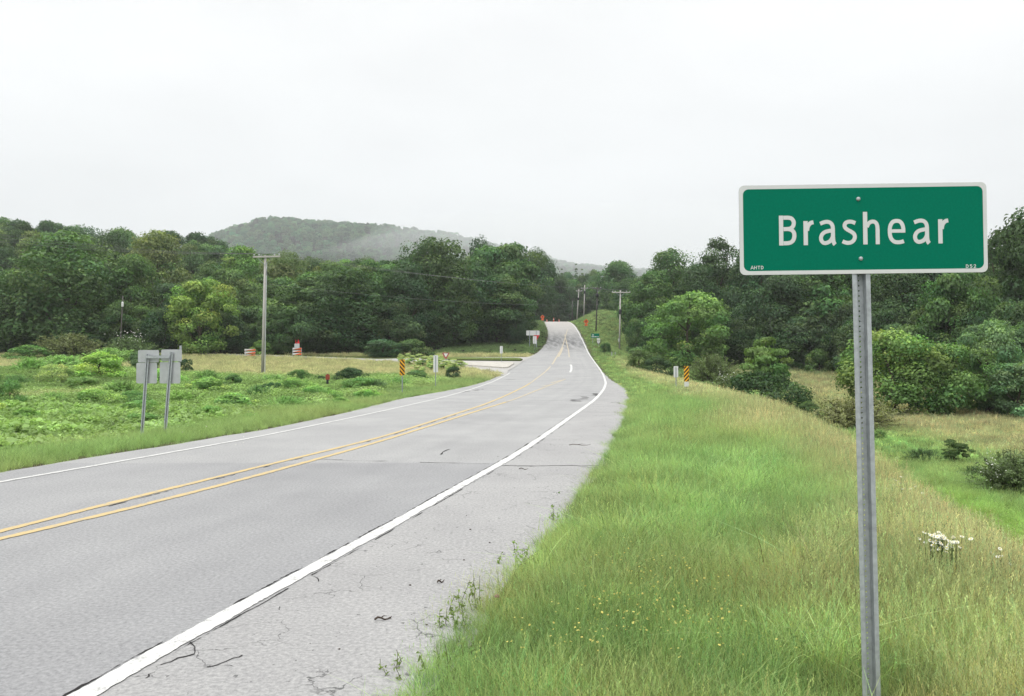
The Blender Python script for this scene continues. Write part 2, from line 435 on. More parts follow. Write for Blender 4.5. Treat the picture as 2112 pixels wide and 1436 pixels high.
# ------------------------------------------------------------------ ground
def grow(a, b, s0, g, cap):
    out = [a]; s = s0
    while out[-1] < b: out.append(out[-1] + s); s = min(s * g, cap)
    return out
def colour_ground(X, Y):
    dr = X - XRE(Y); dl = XLE(Y) - X
    n1 = fbm(X, Y, 5, 21)[..., None]
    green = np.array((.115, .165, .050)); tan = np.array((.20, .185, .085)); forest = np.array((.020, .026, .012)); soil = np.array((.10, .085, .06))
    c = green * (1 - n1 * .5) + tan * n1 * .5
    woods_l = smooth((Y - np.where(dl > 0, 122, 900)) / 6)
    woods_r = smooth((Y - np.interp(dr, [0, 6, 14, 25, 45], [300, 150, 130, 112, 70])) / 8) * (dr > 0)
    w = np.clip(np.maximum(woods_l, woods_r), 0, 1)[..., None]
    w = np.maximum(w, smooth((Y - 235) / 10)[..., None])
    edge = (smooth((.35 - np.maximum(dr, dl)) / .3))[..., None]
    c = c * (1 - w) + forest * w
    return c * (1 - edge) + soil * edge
rows = np.array(grow(-14, 60, .5, 1.0, .5) + grow(61, 270, 1.0, 1.01, 3.0) + grow(274, 3300, 5, 1.06, 45))
rows = np.unique(np.round(rows, 3))
ds = np.array(grow(0.0, 2600, .25, 1.085, 120)); ds[1] = .12
def ground_grid():
    cols = []
    for Y in rows:
        xl, xr = float(XLE(Y)), float(XRE(Y))
        if Y > 310: xl, xr = xr - 9.0, xr
        mid = np.linspace(xl + .03, xr - .03, 6)
        cols.append(np.concatenate([xl - ds[::-1], mid, xr + ds]))
    X = np.array(cols); Y = np.repeat(rows[:, None], X.shape[1], 1)
    # past the crest the two edges run on straight
    Z = T(X, Y)
    nl = len(ds)
    Z[:, nl:nl + 6] = P(Y[:, nl:nl + 6]) - .10
    for k in (0, 5): Z[:, nl + k] = P(Y[:, nl + k]) - .06
    far = rows > 310
    Z[far] = T(X[far], Y[far])
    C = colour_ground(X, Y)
    nr, nc = X.shape
    idx = np.arange(nr * nc).reshape(nr, nc)
    Fc = np.stack([idx[:-1, :-1], idx[:-1, 1:], idx[1:, 1:], idx[1:, :-1]], -1).reshape(-1, 4)
    V = np.stack([X, Y, Z], -1).reshape(-1, 3)
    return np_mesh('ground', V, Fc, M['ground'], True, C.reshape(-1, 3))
tag(link('ground', ground_grid()), kind='structure', label='grassy ground rolling from the verge to the wooded hills')

# ------------------------------------------------------------------ road
def road_mesh():
    ys = np.unique(np.concatenate([np.arange(-12, 60, .5), np.arange(60, 305, 1.0)]))
    q = np.linspace(0, 1, 25)
    xl, xr = XLE(ys), XRE(ys)
    jl = (fbm(ys, ys * 0, .8, 31) - .5) * .22; jr = (fbm(ys, ys * 0, .7, 37) - .5) * .30 + (fbm(ys, ys * 0, 3.5, 39) - .5) * .18
    xl, xr = xl + jl, xr + jr
    X = xl[:, None] + (xr - xl)[:, None] * q[None]; Y = np.repeat(ys[:, None], 25, 1); Z = P(Y)
    Z[:, 0] -= .05; Z[:, -1] -= .05                       # edges break down into the verge
    idx = np.arange(X.size).reshape(X.shape)
    Fc = np.stack([idx[:-1, :-1], idx[:-1, 1:], idx[1:, 1:], idx[1:, :-1]], -1).reshape(-1, 4)
    V = np.stack([X, Y, Z], -1).reshape(-1, 3)
    return np_mesh('road', V, Fc, M['road'], True, None,
                   {'lat_white': (X - XRW(Y)).ravel(), 'lat_yellow': (X - XY1(Y)).ravel(), 'along': Y.ravel()})
road = tag(link('road', road_mesh()), kind='structure', label='grey two lane road curving away to a hill crest')

def ribbon(name, xs, ys, w, mat, jit=.012, dz=.006, parent=None, rag=.05, seed=1, gaps=0, **kw):
    """flat strip laid on the road along x(Y)"""
    xs, ys = np.asarray(xs, float), np.asarray(ys, float)
    s = np.concatenate([[0], np.cumsum(np.hypot(np.diff(xs), np.diff(ys)))])
    out = [0.0]
    i = 0
    while out[-1] < s[-1]:
        yy = np.interp(out[-1], s, ys); out.append(out[-1] + max(.03, abs(yy) * rag * .12))
    out = np.array(out); x = np.interp(out, s, xs); y = np.interp(out, s, ys)
    tx, ty = np.gradient(x), np.gradient(y); l = np.hypot(tx, ty); tx, ty = tx / l, ty / l
    nx, ny = ty, -tx
    r = np.random.RandomState(seed)
    def wob(): return (vnoise(out, out * 0, .035, seed + r.rand() * 9) - .5) * 1.3 * jit + (vnoise(out, out * 0, .14, seed + r.rand() * 9) - .5) * 1.3 * jit + (vnoise(out, out * 0, .5, seed + r.rand() * 9) - .5) * jit
    hw = (np.full(len(x), w) if np.isscalar(w) else np.interp(y, w[0], w[1])) * .5
    a, b = hw + wob(), hw + wob()
    keep = np.ones(len(x), bool)
    if gaps: keep = vnoise(out, out * 0, .45, seed + 5) > gaps
    L = np.stack([x - nx * a, y - ny * a], -1); Rr = np.stack([x + nx * b, y + ny * b], -1)
    V = np.empty((len(x) * 2, 3)); V[0::2, :2] = L; V[1::2, :2] = Rr; V[:, 2] = P(V[:, 1]) + dz
    k = np.arange(len(x) - 1); k = k[keep[:-1] & keep[1:]]
    Fc = np.stack([2*k, 2*k+1, 2*k+3, 2*k+2], -1)
    return link(name, np_mesh(name, V, Fc, mat), parent, **kw)

def along(f, y0, y1, step=.25):
    ys = np.arange(y0, y1, step); return f(ys), ys
x, y = along(XRW, -6, 221); ribbon('edge_line', x, y, ([0, 60, 120, 221], [.125, .15, .17, .17]), M['paint_white'], .014, parent=road, seed=2, label='white edge line beside the right shoulder')
x, y = along(XLW, -6, 87.5); ribbon('edge_line', x, y, ([0, 60, 120], [.10, .13, .17]), M['paint_white_far'], .010, parent=road, seed=3, label='white edge line on the far left side')
XY2 = fn(C_Y2, -60, 330); XY3 = fn(C_Y3)
x, y = along(XY1, -6, 62); ribbon('centre_line', x, y, ([0, 50, 100], [.105, .13, .16]), M['paint_yellow'], .011, parent=road, seed=4)
x, y = along(XY1, 62, 100); ribbon('centre_line', x, y, ([0, 50, 100], [.105, .13, .16]), M['paint_yellow_worn'], .014, parent=road, seed=44)
x, y = along(XY1, 104, 186); ribbon('centre_line', x, y, ([100, 140, 190], [.20, .16, .14]), M['paint_yellow_worn'], .02, parent=road, seed=14)
for y0, y1, mt in ((-6, 34, 'paint_yellow'), (34, C_Y2[-1, 1], 'paint_yellow_worn')):
    ys = np.arange(y0, y1, .25); ribbon('centre_line', np.interp(ys, *smooth_curve(extrap(C_Y2, -8, C_Y2[-1, 1]))), ys, ([0, 50, 100], [.105, .13, .16]), M[mt], .011, parent=road, seed=5)
ys = np.arange(C_Y3[0, 1], C_Y3[-1, 1], .25); ribbon('centre_line', np.interp(ys, C_Y3[:, 1], C_Y3[:, 0]), ys, .15, M['paint_yellow_worn'], .02, parent=road, seed=6)
# gore stripes of the turn bay and the short white lane line
for (p0, p1, w) in (((1118, 797), (1140, 793), .18), ((1136, 790), (1160, 784), .2), ((1146, 781), (1166, 781.5), .2), ((1100, 808), (1118, 801.5), .16),
                    ((1161, 717), (1157, 727), .2), ((1157, 727), (1152, 736), .24)):
    a, b = onroad(*p0), onroad(*p1)
    t = np.linspace(0, 1, 12); ribbon('bay_marking', a[0] + (b[0]-a[0])*t, a[1] + (b[1]-a[1])*t, w, M['paint_yellow_worn'], .02, .008, parent=road, seed=7)
q = curve([(1176, 768), (1178.5, 762), (1178.5, 756), (1177, 752)]); ys = np.arange(q[0, 1], q[-1, 1], .25)
ribbon('lane_line', np.interp(ys, q[:, 1], q[:, 0]), ys, .22, M['paint_white'], .012, parent=road, seed=8)

# cracks: along both sides of the edge line, the cross joint, and wandering ones in the shoulder
x, y = along(XRW, 2, 26, .1)
ribbon('crack', x - .086, y, .012, M['crack'], .014, .0035, parent=road, seed=21, gaps=.22, kind='stuff')
ribbon('crack', x + .092, y, .008, M['crack'], .009, .0035, parent=road, seed=22, gaps=.50, kind='stuff')
x, y = along(lambda q_: XY1(q_) + .10, 9, 34, .1); ribbon('crack', x, y, .012, M['crack'], .012, .0035, parent=road, seed=23, gaps=.52, kind='stuff')
def cross_crack(p0, p1, w, gaps, seed, amp=.06):
    a, b = np.array(onroad(*p0)), np.array(onroad(*p1)); n = max(8, int(np.hypot(*(b - a)) / .06)); t = np.linspace(0, 1, n)
    wv = (fbm(t * 9, t * 0, 1.0, seed) - .5) * amp * 2
    d = (b - a) / np.hypot(*(b - a))
    ribbon('crack', a[0] + (b - a)[0]*t - d[1]*wv, a[1] + (b - a)[1]*t + d[0]*wv, w, M['crack'], w * .6, .0035, parent=road, seed=seed, gaps=gaps, kind='stuff')
cross_crack((1036, 961), (1236, 961), .028, .25, 31); cross_crack((640, 948), (1010, 957), .018, .45, 32)
cross_crack((655, 947), (705, 949), .03, .1, 33); cross_crack((370, 1003), (460, 985), .03, .3, 34)
cross_crack((905, 938), (935, 922), .03, .35, 35)
cross_crack((1185, 828), (1232, 812), .30, .3, 36, .3); cross_crack((1240, 829), (1276, 832), .10, .45, 37, .3)
cross_crack((930, 812), (1000, 803), .16, .35, 38, .3); cross_crack((1040, 783), (1062, 783), .3, .3, 39, .3)
for i, (p0, p1) in enumerate((((255, 1352), (205, 1350)), ((330, 1372), (402, 1350)), ((402, 1350), (395, 1325)), ((430, 1378), (500, 1352)), ((395, 1375), (480, 1374)),
                              ((560, 1290), (580, 1252)), ((600, 1235), (640, 1228)), ((330, 1372), (300, 1400)), ((660, 1200), (640, 1180)))):
    cross_crack(p0, p1, .007, .3, 50 + i, .03)

# ------------------------------------------------------------------ side road, islands
def sheet(name, poly_px, mat, dz, thick=None, parent=None, **kw):
    """flat piece laid on the ground from an outline seen in the photograph; the outline is taken back to the ground plane"""
    pts = [Vector((*onroad(*p), 0)) for p in poly_px]
    from mathutils.geometry import tessellate_polygon
    xs = [p.x for p in pts]; ys_ = [p.y for p in pts]
    import bmesh
    bm = bmesh.new()
    f = bm.faces.new([bm.verts.new(p) for p in pts])
    for k in range(int(min(ys_)) , int(max(ys_)) + 1):
        bmesh.ops.bisect_plane(bm, geom=bm.verts[:] + bm.edges[:] + bm.faces[:], plane_co=(0, k + .37, 0), plane_no=(0, 1, 0))
    if thick:
        r = bmesh.ops.extrude_face_region(bm, geom=bm.faces[:])
        for v in [g for g in r['geom'] if isinstance(g, bmesh.types.BMVert)]: v.co.z += thick
    bmesh.ops.triangulate(bm, faces=bm.faces[:]); bmesh.ops.recalc_face_normals(bm, faces=bm.faces[:])
    if not thick and sum(f.normal.z for f in bm.faces) < 0: bmesh.ops.reverse_faces(bm, faces=bm.faces[:])
    for v in bm.verts: v.co.z += float(P(v.co.y)) + dz
    me = bpy.data.meshes.new(name); bm.to_mesh(me); bm.free(); me.materials.append(mat)
    return link(name, me, parent, **kw)
sheet('side_road', [(1040, 774.5), (1031, 773), (1021, 770.5), (979, 766), (957, 761.5), (930, 757.5), (890, 752.5), (860, 749), (780, 745), (560, 736.5), (375, 731.5), (150, 725),
                    (150, 721.5), (375, 728), (560, 733), (780, 741), (860, 739), (960, 737), (1085, 737), (1112, 728.5), (1114, 727.6), (1108, 731.5), (1078, 746), (1048, 765), (1044, 774)], M['side_road'], .02, kind='structure',
      label='pale side road branching left towards the barricades')
isl = sheet('traffic_island', [(925, 752.5), (925, 748.5), (1000, 748.5), (1056, 749.5), (1060, 751.5), (1048, 759.5), (1040, 760.5), (1000, 757.5)], M['kerb'], .0, .16)
tag(isl, 'pale kerbed traffic island in the mouth of the side road', 'traffic island')
isl2 = sheet('grass_island', [(925, 744), (925, 740.5), (1000, 740), (1070, 741), (1078, 743), (1074, 745.5), (1000, 744.8)], M['ground'], .0, .16)
a = isl2.data.color_attributes.new('col', 'FLOAT_COLOR', 'POINT')
for d in a.data: d.color = (.08, .11, .03, 1)
tag(isl2, 'narrow grassy island behind the pale kerbed one', 'traffic island')

# ------------------------------------------------------------------ foliage prototypes
PROF = {
    'round': lambda t: np.sin(np.pi * np.clip(t, 0, 1)**.85)**.55,
    'dome': lambda t: np.clip(1 - (np.clip((t - .38) / .62, 0, 1))**2.4, 0, 1)**.5 * np.clip(.62 + t, 0, 1),
    'tall': lambda t: np.sin(np.pi * np.clip(t, 0, 1)**.75)**.7,
    'cone': lambda t: np.clip(1.02 - t, 0, 1)**.85 * np.clip(t * 9, 0, 1),
    'mound': lambda t: np.clip(1 - t**2.2, 0, 1)**.6,
    'fan': lambda t: np.clip(.35 + 1.1 * t, 0, 1) * np.clip(1 - t**5, 0, 1)**.5,
}
def leaf_mesh(name, P0, Nrm, size, cols, rng, aspect=.62, mat=None, droop=0.0, fold=.18):
    n = len(P0)
    Nrm = Nrm / np.linalg.norm(Nrm, axis=1, keepdims=True)
    r = rng.normal(size=(n, 3)); r[:, 2] -= droop
    A = r - (r * Nrm).sum(1, keepdims=True) * Nrm; A /= np.linalg.norm(A, axis=1, keepdims=True) + 1e-9
    B = np.cross(Nrm, A)
    s = size[:, None]
    V = np.empty((n, 4, 3))
    V[:, 0] = P0 - A * s * .5; V[:, 2] = P0 + A * s * .5 - Nrm * s * .08
    V[:, 1] = P0 + B * s * .5 * aspect + Nrm * s * fold; V[:, 3] = P0 - B * s * .5 * aspect + Nrm * s * fold
    Fc = np.arange(n * 4).reshape(n, 4)
    return np_mesh(name, V.reshape(-1, 3), Fc, mat, False, np.repeat(cols, 4, 0))

def crown(seed, W, H, z0, nblob, nleaf, leaf, prof='round', br=(.13, .24), flat=.75, upn=.55, aspect=.62, tone=.25, lopsided=.22, mat=None, tips=None):
    """foliage of one plant: leaf sprays on the shells of many boughs"""
    rng = np.random.RandomState(seed)
    f = PROF[prof]
    tt = rng.rand(nblob * 6); keep = rng.rand(nblob * 6) < f(tt) + .08; tt = tt[keep][:nblob]
    nb = len(tt)
    ang = rng.rand(nb) * 2 * np.pi
    lob = 1 + lopsided * np.sin(2 * ang + rng.rand() * 6) + lopsided * .6 * np.sin(3 * ang + rng.rand() * 6 + tt * 3)
    rb = (br[0] + (br[1] - br[0]) * rng.rand(nb)) * W
    e = np.maximum(W * .5 * f(tt) * lob - rb * .6, 0)
    rr = e * (.35 + .65 * np.sqrt(rng.rand(nb))) * np.where(rng.rand(nb) < .2, 1.12 + .18 * rng.rand(nb), 1.0)
    rb = np.where(rng.rand(nb) < .3, rb * .62, rb)
    zc = z0 + (H - z0) * tt
    zc = np.clip(zc, z0 + rb * flat * .5, H - rb * flat * (.75 + .5 * rng.rand(nb)))
    c = np.stack([rr * np.cos(ang), rr * np.sin(ang), zc], -1)
    cnt = np.maximum(8, (nleaf * rb**2 / (rb**2).sum())).astype(int)
    bi = np.repeat(np.arange(nb), (cnt * 1.7).astype(int))
    d = rng.normal(size=(len(bi), 3)); d /= np.linalg.norm(d, axis=1, keepdims=True)
    ctr = np.array([0, 0, z0 + (H - z0) * .4])
    outw = c - ctr; outw /= np.linalg.norm(outw, axis=1, keepdims=True) + 1e-6
    k = ((d * outw[bi]).sum(1) > -.35) & (d[:, 2] > -.75)
    bi, d = bi[k], d[k]
    rad = rb[bi] * (.62 + .42 * rng.rand(len(bi))**.7) * (1 + .12 * rng.normal(size=len(bi)))
    P0 = c[bi] + d * rad[:, None] * np.array([1, 1, flat])
    k = P0[:, 2] > .02
    bi, d, P0 = bi[k], d[k], P0[k]
    Nn = d * .85 + np.array([0, 0, upn * .6]) + rng.normal(size=d.shape) * .38
    bt = 1 + tone * rng.normal(size=nb) * .5
    col = np.clip(bt[bi] * (1 + .22 * rng.normal(size=len(bi)) * .6), .45, 1.7)[:, None] * np.ones(3)
    col[:, 0] *= 1 + .10 * rng.normal(size=nb)[bi]
    if tips is not None:                                    # paler young growth on upward faces, with skylight on the tops painted in
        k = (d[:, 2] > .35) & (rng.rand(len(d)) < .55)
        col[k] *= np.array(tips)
    sz = leaf * (.6 + .75 * rng.rand(len(bi))) * (.72 + .62 * rng.rand(nb))[bi]
    me = leaf_mesh('crown', P0, Nn, sz, col, rng, aspect, mat or M['leaf'])
    # trunk with limbs
    mb = MB(); tr = W * .020 + H * .006
    bend = [Vector((rng.normal() * .03 * W * t, rng.normal() * .03 * W * t, H * .62 * t)) for t in (0, .15, .35, .6, 1)]
    mb.tube(bend, [tr * 1.5, tr * 1.05, tr * .9, tr * .65, tr * .25], 7)
    order = rng.permutation(nb)[:9]
    for i in order:
        t = np.clip(c[i][2] / (H * .62) - .28, .15, .9); k0 = min(3, int(t * 4)); base = bend[k0].lerp(bend[k0 + 1], .5)
        tip = Vector(c[i]); mid = base.lerp(tip, .55) + Vector((0, 0, -.04 * H))
        mb.tube([base, mid, tip], [tr * .45, tr * .28, tr * .1], 5)
    tm = np_mesh('trunk', mb.v, mb.f, M['bark'], True)
    return dict(crown=me, trunk=tm, W=W, H=H)

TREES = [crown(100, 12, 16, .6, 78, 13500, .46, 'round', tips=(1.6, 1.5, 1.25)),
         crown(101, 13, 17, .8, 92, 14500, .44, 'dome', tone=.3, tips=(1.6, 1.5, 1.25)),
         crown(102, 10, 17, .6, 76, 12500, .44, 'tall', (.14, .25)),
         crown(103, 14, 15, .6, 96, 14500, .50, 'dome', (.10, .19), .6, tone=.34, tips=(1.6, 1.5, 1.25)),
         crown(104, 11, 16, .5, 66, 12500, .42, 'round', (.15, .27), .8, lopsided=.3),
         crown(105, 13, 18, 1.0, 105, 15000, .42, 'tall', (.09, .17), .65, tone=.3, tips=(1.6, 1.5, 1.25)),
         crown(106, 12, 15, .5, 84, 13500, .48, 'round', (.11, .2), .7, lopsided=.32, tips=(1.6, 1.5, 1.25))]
PINE = crown(110, 7, 18, 1.5, 90, 6500, .5, 'cone', (.07, .16), .35, .3, .3)
MIDS = [crown(120, 7, 7.5, .3, 80, 15000, .24, 'dome', (.10, .19), .65, tone=.28, lopsided=.12, tips=(1.6, 1.5, 1.25)),
        crown(121, 6, 7, .2, 70, 12000, .22, 'round', (.12, .22), .8, tone=.25, tips=(1.6, 1.5, 1.25)),
        crown(122, 6.5, 6.5, .2, 76, 12500, .24, 'round', (.11, .2), .7, lopsided=.3, tips=(1.6, 1.5, 1.25)),
        crown(123, 4, 5, .2, 40, 4600, .26, 'fan', (.12, .22), .35, .7, .5, tone=.3, lopsided=.35)]
SHRUBS = [crown(130, 2.6, 2.0, .0, 46, 6500, .11, 'mound', (.11, .21), .8, tone=.25, tips=(1.6, 1.5, 1.25)),
          crown(131, 2.8, 1.8, .0, 56, 6500, .10, 'dome', (.09, .18), .8, lopsided=.3, tips=(1.6, 1.5, 1.25)),
          crown(132, 2.4, 2.2, .0, 42, 5500, .12, 'round', (.12, .22), .8, lopsided=.25, tone=.3)]
def bristly(seed, W, H, n, leaf, arch=.5):
    """shrub of many arching wands carrying small leaves"""
    rng = np.random.RandomState(seed); Ps, Ns = [], []; mb = MB(); cols = []
    for i in range(n):
        a = rng.rand() * 2 * np.pi; el = R(18 + 72 * rng.rand()**.8); L = H * (.75 + .4 * rng.rand()) * (1 if el > .7 else W / (2 * H) / max(.5, math.cos(el)))
        d = Vector((math.cos(a) * math.cos(el), math.sin(a) * math.cos(el), math.sin(el))); b = Vector((rng.normal() * .12 * W, rng.normal() * .12 * W, 0))
        pts = [b + d * L * t - Vector((0, 0, 1)) * L * arch * .35 * t**2.4 + Vector((d.x, d.y, 0)) * L * arch * .25 * t * t for t in np.linspace(0, 1, 7)]
        pts = [Vector((p.x, p.y, max(p.z, .02))) for p in pts]
        if i % 3 == 0: mb.tube([pts[0], pts[3], pts[6]], [.012 * H, .007 * H, .002 * H], 4, False)
        tone = 1 + .22 * rng.normal()
        for k in range(64):
            t = .15 + .78 * rng.rand(); j = min(5, int(t * 6)); p = pts[j].lerp(pts[j + 1], t * 6 - j)
            Ps.append(p + Vector(rng.normal(size=3)) * .022 * H); Ns.append(np.array((0, 0, .7)) + rng.normal(size=3) * .5 + np.array(d) * .3); cols.append(np.ones(3) * np.clip(tone * (1 + .15 * rng.normal()), .5, 1.7))
    Ps, Ns = np.array(Ps), np.array(Ns)
    me = leaf_mesh('crown', Ps, Ns, leaf * (.7 + .6 * rng.rand(len(Ps))), np.array(cols), rng, .4, M['leaf'])
    return dict(crown=me, trunk=np_mesh('trunk', mb.v, mb.f, M['bark']), W=W, H=H)
BRIST = [bristly(140, 2.8, 2.0, 230, .12), bristly(141, 3.0, 2.1, 260, .11, .7)]

def plant(proto, loc, w, h, colour, label, name='tree', cat='tree', group=None, rot=None, parts=('trunk', 'crown')):
    r = empty(name, label, cat, loc, (0, 0, rnd.uniform(0, 6.28) if rot is None else rot), group)
    r.scale = (w / proto['W'], w / proto['W'], h / proto['H'])
    t = link(parts[0], proto['trunk'], r)
    c = link(parts[1], proto['crown'], r); c.color = (*colour, 1)
    return r
def px_plant(proto, px, ytop, w, Y, colour, label, **kw):
    """a plant whose top is seen at (px, ytop), w photo pixels wide, Y metres out; rooted on the ground"""
    p = at(px, ytop, Y); z = tz(p.x, p.y)
    return plant(proto, (p.x, p.y, z - .05), w * Y / F, p.z - z + .05, colour, label, **kw)
def px_shrub(proto, px, ytop, ybase, w, colour, label, name='shrub', cat='shrub', Y=None, **kw):
    g = ground(px, ybase) if Y is None else None
    if g is None: p = at(px, ybase, Y); g = Vector((p.x, Y, tz(p.x, Y)))
    top = at(px, ytop, g.y)
    return plant(proto, (g.x, g.y, g.z - .03), w * g.y / F, max(.12, top.z - g.z), colour, label, name=name, cat=cat, parts=('stem', 'foliage'), **kw)

# leaf colours
DK, MG, OL, LG, YG, BG = (.036, .072, .030), (.058, .110, .039), (.092, .136, .052), (.098, .168, .052), (.118, .200, .052), (.062, .112, .052)
BR = (.140, .158, .066)
PG, LB = (.125, .200, .062), (.092, .158, .070)
def vary(c, s=.20):
    k = 1 + rnd.uniform(-s, s); return (c[0] * k * (1 + rnd.uniform(-.08, .08)), c[1] * k, c[2] * k * (1 + rnd.uniform(-.1, .1)))

# ------------------------------------------------------------------ trees left of the road
LEFT = [  # px, top, width, Y, proto, colour, label
    (140, 477, 250, 128, 1, MG, 'tall dark oak with the widest crown on the far left forest edge'),
    (18, 556, 150, 126, 4, MG, 'rounded green tree cut by the left picture edge'),
    (272, 527, 120, 132, 0, MG, 'mid green tree just right of the widest dark oak'),
    (322, 476, 160, 168, 1, OL, 'broad olive green domed tree on the skyline left of the tall pole'),
    (415, 579, 140, 124, 3, YG, 'bright yellow green tree left of the tall utility pole'),
    (478, 556, 120, 134, 6, OL, 'olive tree just left of the tall utility pole'),
    (500, 509, 110, 166, 0, LG, 'light green pointed tree behind the tall utility pole crossarm'),
    (592, 519, 130, 166, 4, OL, 'pale olive rounded tree right of the utility pole crossarm'),
    (440, 545, 90, 160, 2, MG, 'slim tree between the olive dome and the light green pointed tree'),
    (640, 566, 150, 130, 6, MG, 'green tree two crowns right of the tall utility pole'),
    (705, 552, 190, 129, 1, DK, 'dark spreading tree above the barricade with two red flags'),
    (775, 541, 150, 136, 3, MG, 'dark green tree left of the tallest central tree'),
    (890, 489, 165, 142, 1, DK, 'tallest dark tree in the middle of the forest edge'),
    (842, 540, 110, 134, 2, DK, 'dark narrow tree leaning on the tallest central tree'),
    (993, 487, 66, 172, 4, DK, 'small dark treetop poking above the forest left of the road'),
    (1038, 503, 160, 160, 3, MG, 'broad lacy topped tree left of the road crest'),
    (1106, 512, 96, 246, 4, DK, 'rounded dark tree overhanging the left side of the crest'),
    (985, 552, 130, 150, 0, DK, 'dark tree in front of the broad lacy topped tree'),
    (935, 556, 110, 142, 6, MG, 'mid green tree between the tallest tree and the road'),
    (1030, 590, 100, 162, 2, DK, 'dark low tree behind the white board sign'),
]
for px, top, w, Y, k, c, lab in LEFT:
    px_plant(TREES[k], px, top, w, Y, vary(c, .05), lab)
# the rest of the left wood: rows behind and below the named ones
lab_row = 'dense green tree in the wood behind the left side road'
for i in range(26):
    px = -330 + i * 56 + rnd.uniform(-16, 16)
    if px > 1050: break
    top = np.interp(px, [-330, 0, 200, 330, 480, 640, 800, 1000, 1110], [540, 560, 590, 590, 580, 572, 560, 545, 560]) + rnd.uniform(-14, 22)
    px_plant(TREES[rnd.randrange(7)], px, top, rnd.uniform(110, 150), rnd.uniform(150, 160), vary(rnd.choice((DK, MG, MG, OL, LG))), lab_row, group='wood behind the side road')
lab_un = 'low leafy understory tree along the foot of the left wood'
for i in range(34):
    px = -300 + i * 42 + rnd.uniform(-12, 12)
    if px > 1062: break
    Y = np.interp(px, [-300, 700, 880, 1090], [124, 127, 138, 160]) + rnd.uniform(-2, 3)
    px_plant(MIDS[rnd.randrange(3)], px, rnd.uniform(615, 668), rnd.uniform(75, 125), Y, vary(rnd.choice((DK, DK, MG, BG))), lab_un, group='understory of the left wood')
lab_bk = 'green bank tree close by the left edge of the rising road'
for i, (px, top, w, Y) in enumerate(((1058, 600, 70, 150), (1074, 585, 60, 165), (1066, 570, 56, 185), (1150, 565, 50, 280), (1065, 640, 50, 146), (1060, 520, 80, 245), (1100, 560, 60, 262))):
    px_plant(TREES[(2, 4, 0)[i % 3]], px, top, w, Y, vary(DK), lab_bk, group='trees on the left bank of the road')
# wooded hill on the left
lab_hill = 'tree on the dark wooded hillside at far left'
for i in range(105):
    px = -420 + (i % 21) * 43 + rnd.uniform(-18, 18); Y = (205, 232, 258, 282, 305)[i // 21] + rnd.uniform(-9, 9)
    if px > 470 and Y > 220: Y -= 25
    X = at(px, 500, Y).x
    px_h = rnd.uniform(13, 18.5); w = rnd.uniform(10, 14)
    plant(TREES[rnd.randrange(7)], (X, Y, tz(X, Y) - .2), w, px_h, vary(rnd.choice((DK, DK, MG, BG, OL)), .15), lab_hill, group='trees on the left hillside')
# behind the central trees
lab_mid = 'treetop filling the gap between the central wood and the far ridge'
for i in range(22):
    px = 440 + i * 27 + rnd.uniform(-10, 10); Y = rnd.uniform(178, 215)
    top = np.interp(px, [440, 600, 760, 900, 1000, 1150], [520, 524, 530, 520, 515, 545]) + rnd.uniform(0, 18)
    px_plant(TREES[rnd.randrange(7)], px, top, rnd.uniform(70, 100), Y, vary(rnd.choice((DK, MG, LG, OL))), lab_mid, group='trees behind the central wood')

# ------------------------------------------------------------------ trees right of the road and beyond the crest
RIGHT = [
    (1272, 540, 95, 262, 0, MG, 'green tree above the nearest right hand utility pole'),
    (1345, 560, 100, 150, 6, MG, 'green tree behind the light green lone tree, left side'),
    (1385, 513, 130, 160, 1, MG, 'tall mid green tree on the skyline above the lone tree'),
    (1483, 490, 140, 152, 5, DK, 'dark ragged tree on the skyline left of the town sign'),
    (1440, 545, 110, 140, 2, DK, 'dark tree between the ragged skyline tree and the lone tree'),
    (1560, 505, 150, 140, 1, DK, 'dark forest tree hidden in part by the left end of the town sign'),
    (1610, 566, 140, 122, 0, DK, 'dark tree below the left half of the town sign'),
    (1700, 545, 170, 122, 6, MG, 'grey green tree left of the town sign post'),
    (1850, 550, 170, 104, 1, DK, 'dark tree just right of the town sign post'),
    (1968, 560, 150, 92, 3, MG, 'tree with bright yellow tips below the right end of the town sign'),
    (2062, 470, 150, 100, 5, DK, 'open crowned dark tree rising right of the town sign'),
    (2128, 428, 190, 96, 2, DK, 'tallest right hand tree, cut by the picture edge'),
    (2250, 440, 220, 95, 0, MG, 'broad tree just outside the right picture edge'),
    (1780, 470, 190, 130, 0, DK, 'forest tree standing behind the town sign panel'),
    (1920, 470, 190, 118, 4, DK, 'forest tree behind the right half of the town sign panel'),
]
for px, top, w, Y, k, c, lab in RIGHT:
    px_plant(TREES[k], px, top, w, Y, vary(c, .05), lab)
lab_rr = 'dense dark tree deep in the wood right of the road'
for i in range(26):
    px = 1340 + i * 48 + rnd.uniform(-14, 14)
    Y = np.interp(px, [1255, 1500, 1800, 2100, 2500], [185, 165, 142, 122, 110]) + rnd.uniform(-6, 14)
    top = np.interp(px, [1255, 1400, 1520, 1900, 2050, 2500], [558, 540, 530, 520, 500, 470]) + rnd.uniform(0, 26)
    px_plant(TREES[rnd.randrange(7)], px, top, rnd.uniform(110, 160), Y, vary(rnd.choice((DK, DK, MG, BG))), lab_rr, group='wood right of the road')
lab_ru = 'low dark understory tree along the foot of the right wood'
for i in range(30):
    px = 1352 + i * 39 + rnd.uniform(-12, 12)
    Y = np.interp(px, [1240, 1320, 1500, 1700, 1850, 2100, 2400], [176, 150, 126, 118, 98, 82, 76]) + rnd.uniform(-2, 4)
    px_plant(MIDS[rnd.randrange(3)], px, rnd.uniform(610, 670), rnd.uniform(85, 130) * 120 / Y, Y, vary(rnd.choice((DK, DK, MG, BG))), lab_ru, group='understory of the right wood')
lab_cr = 'hazy tree in the wood beyond the road crest'
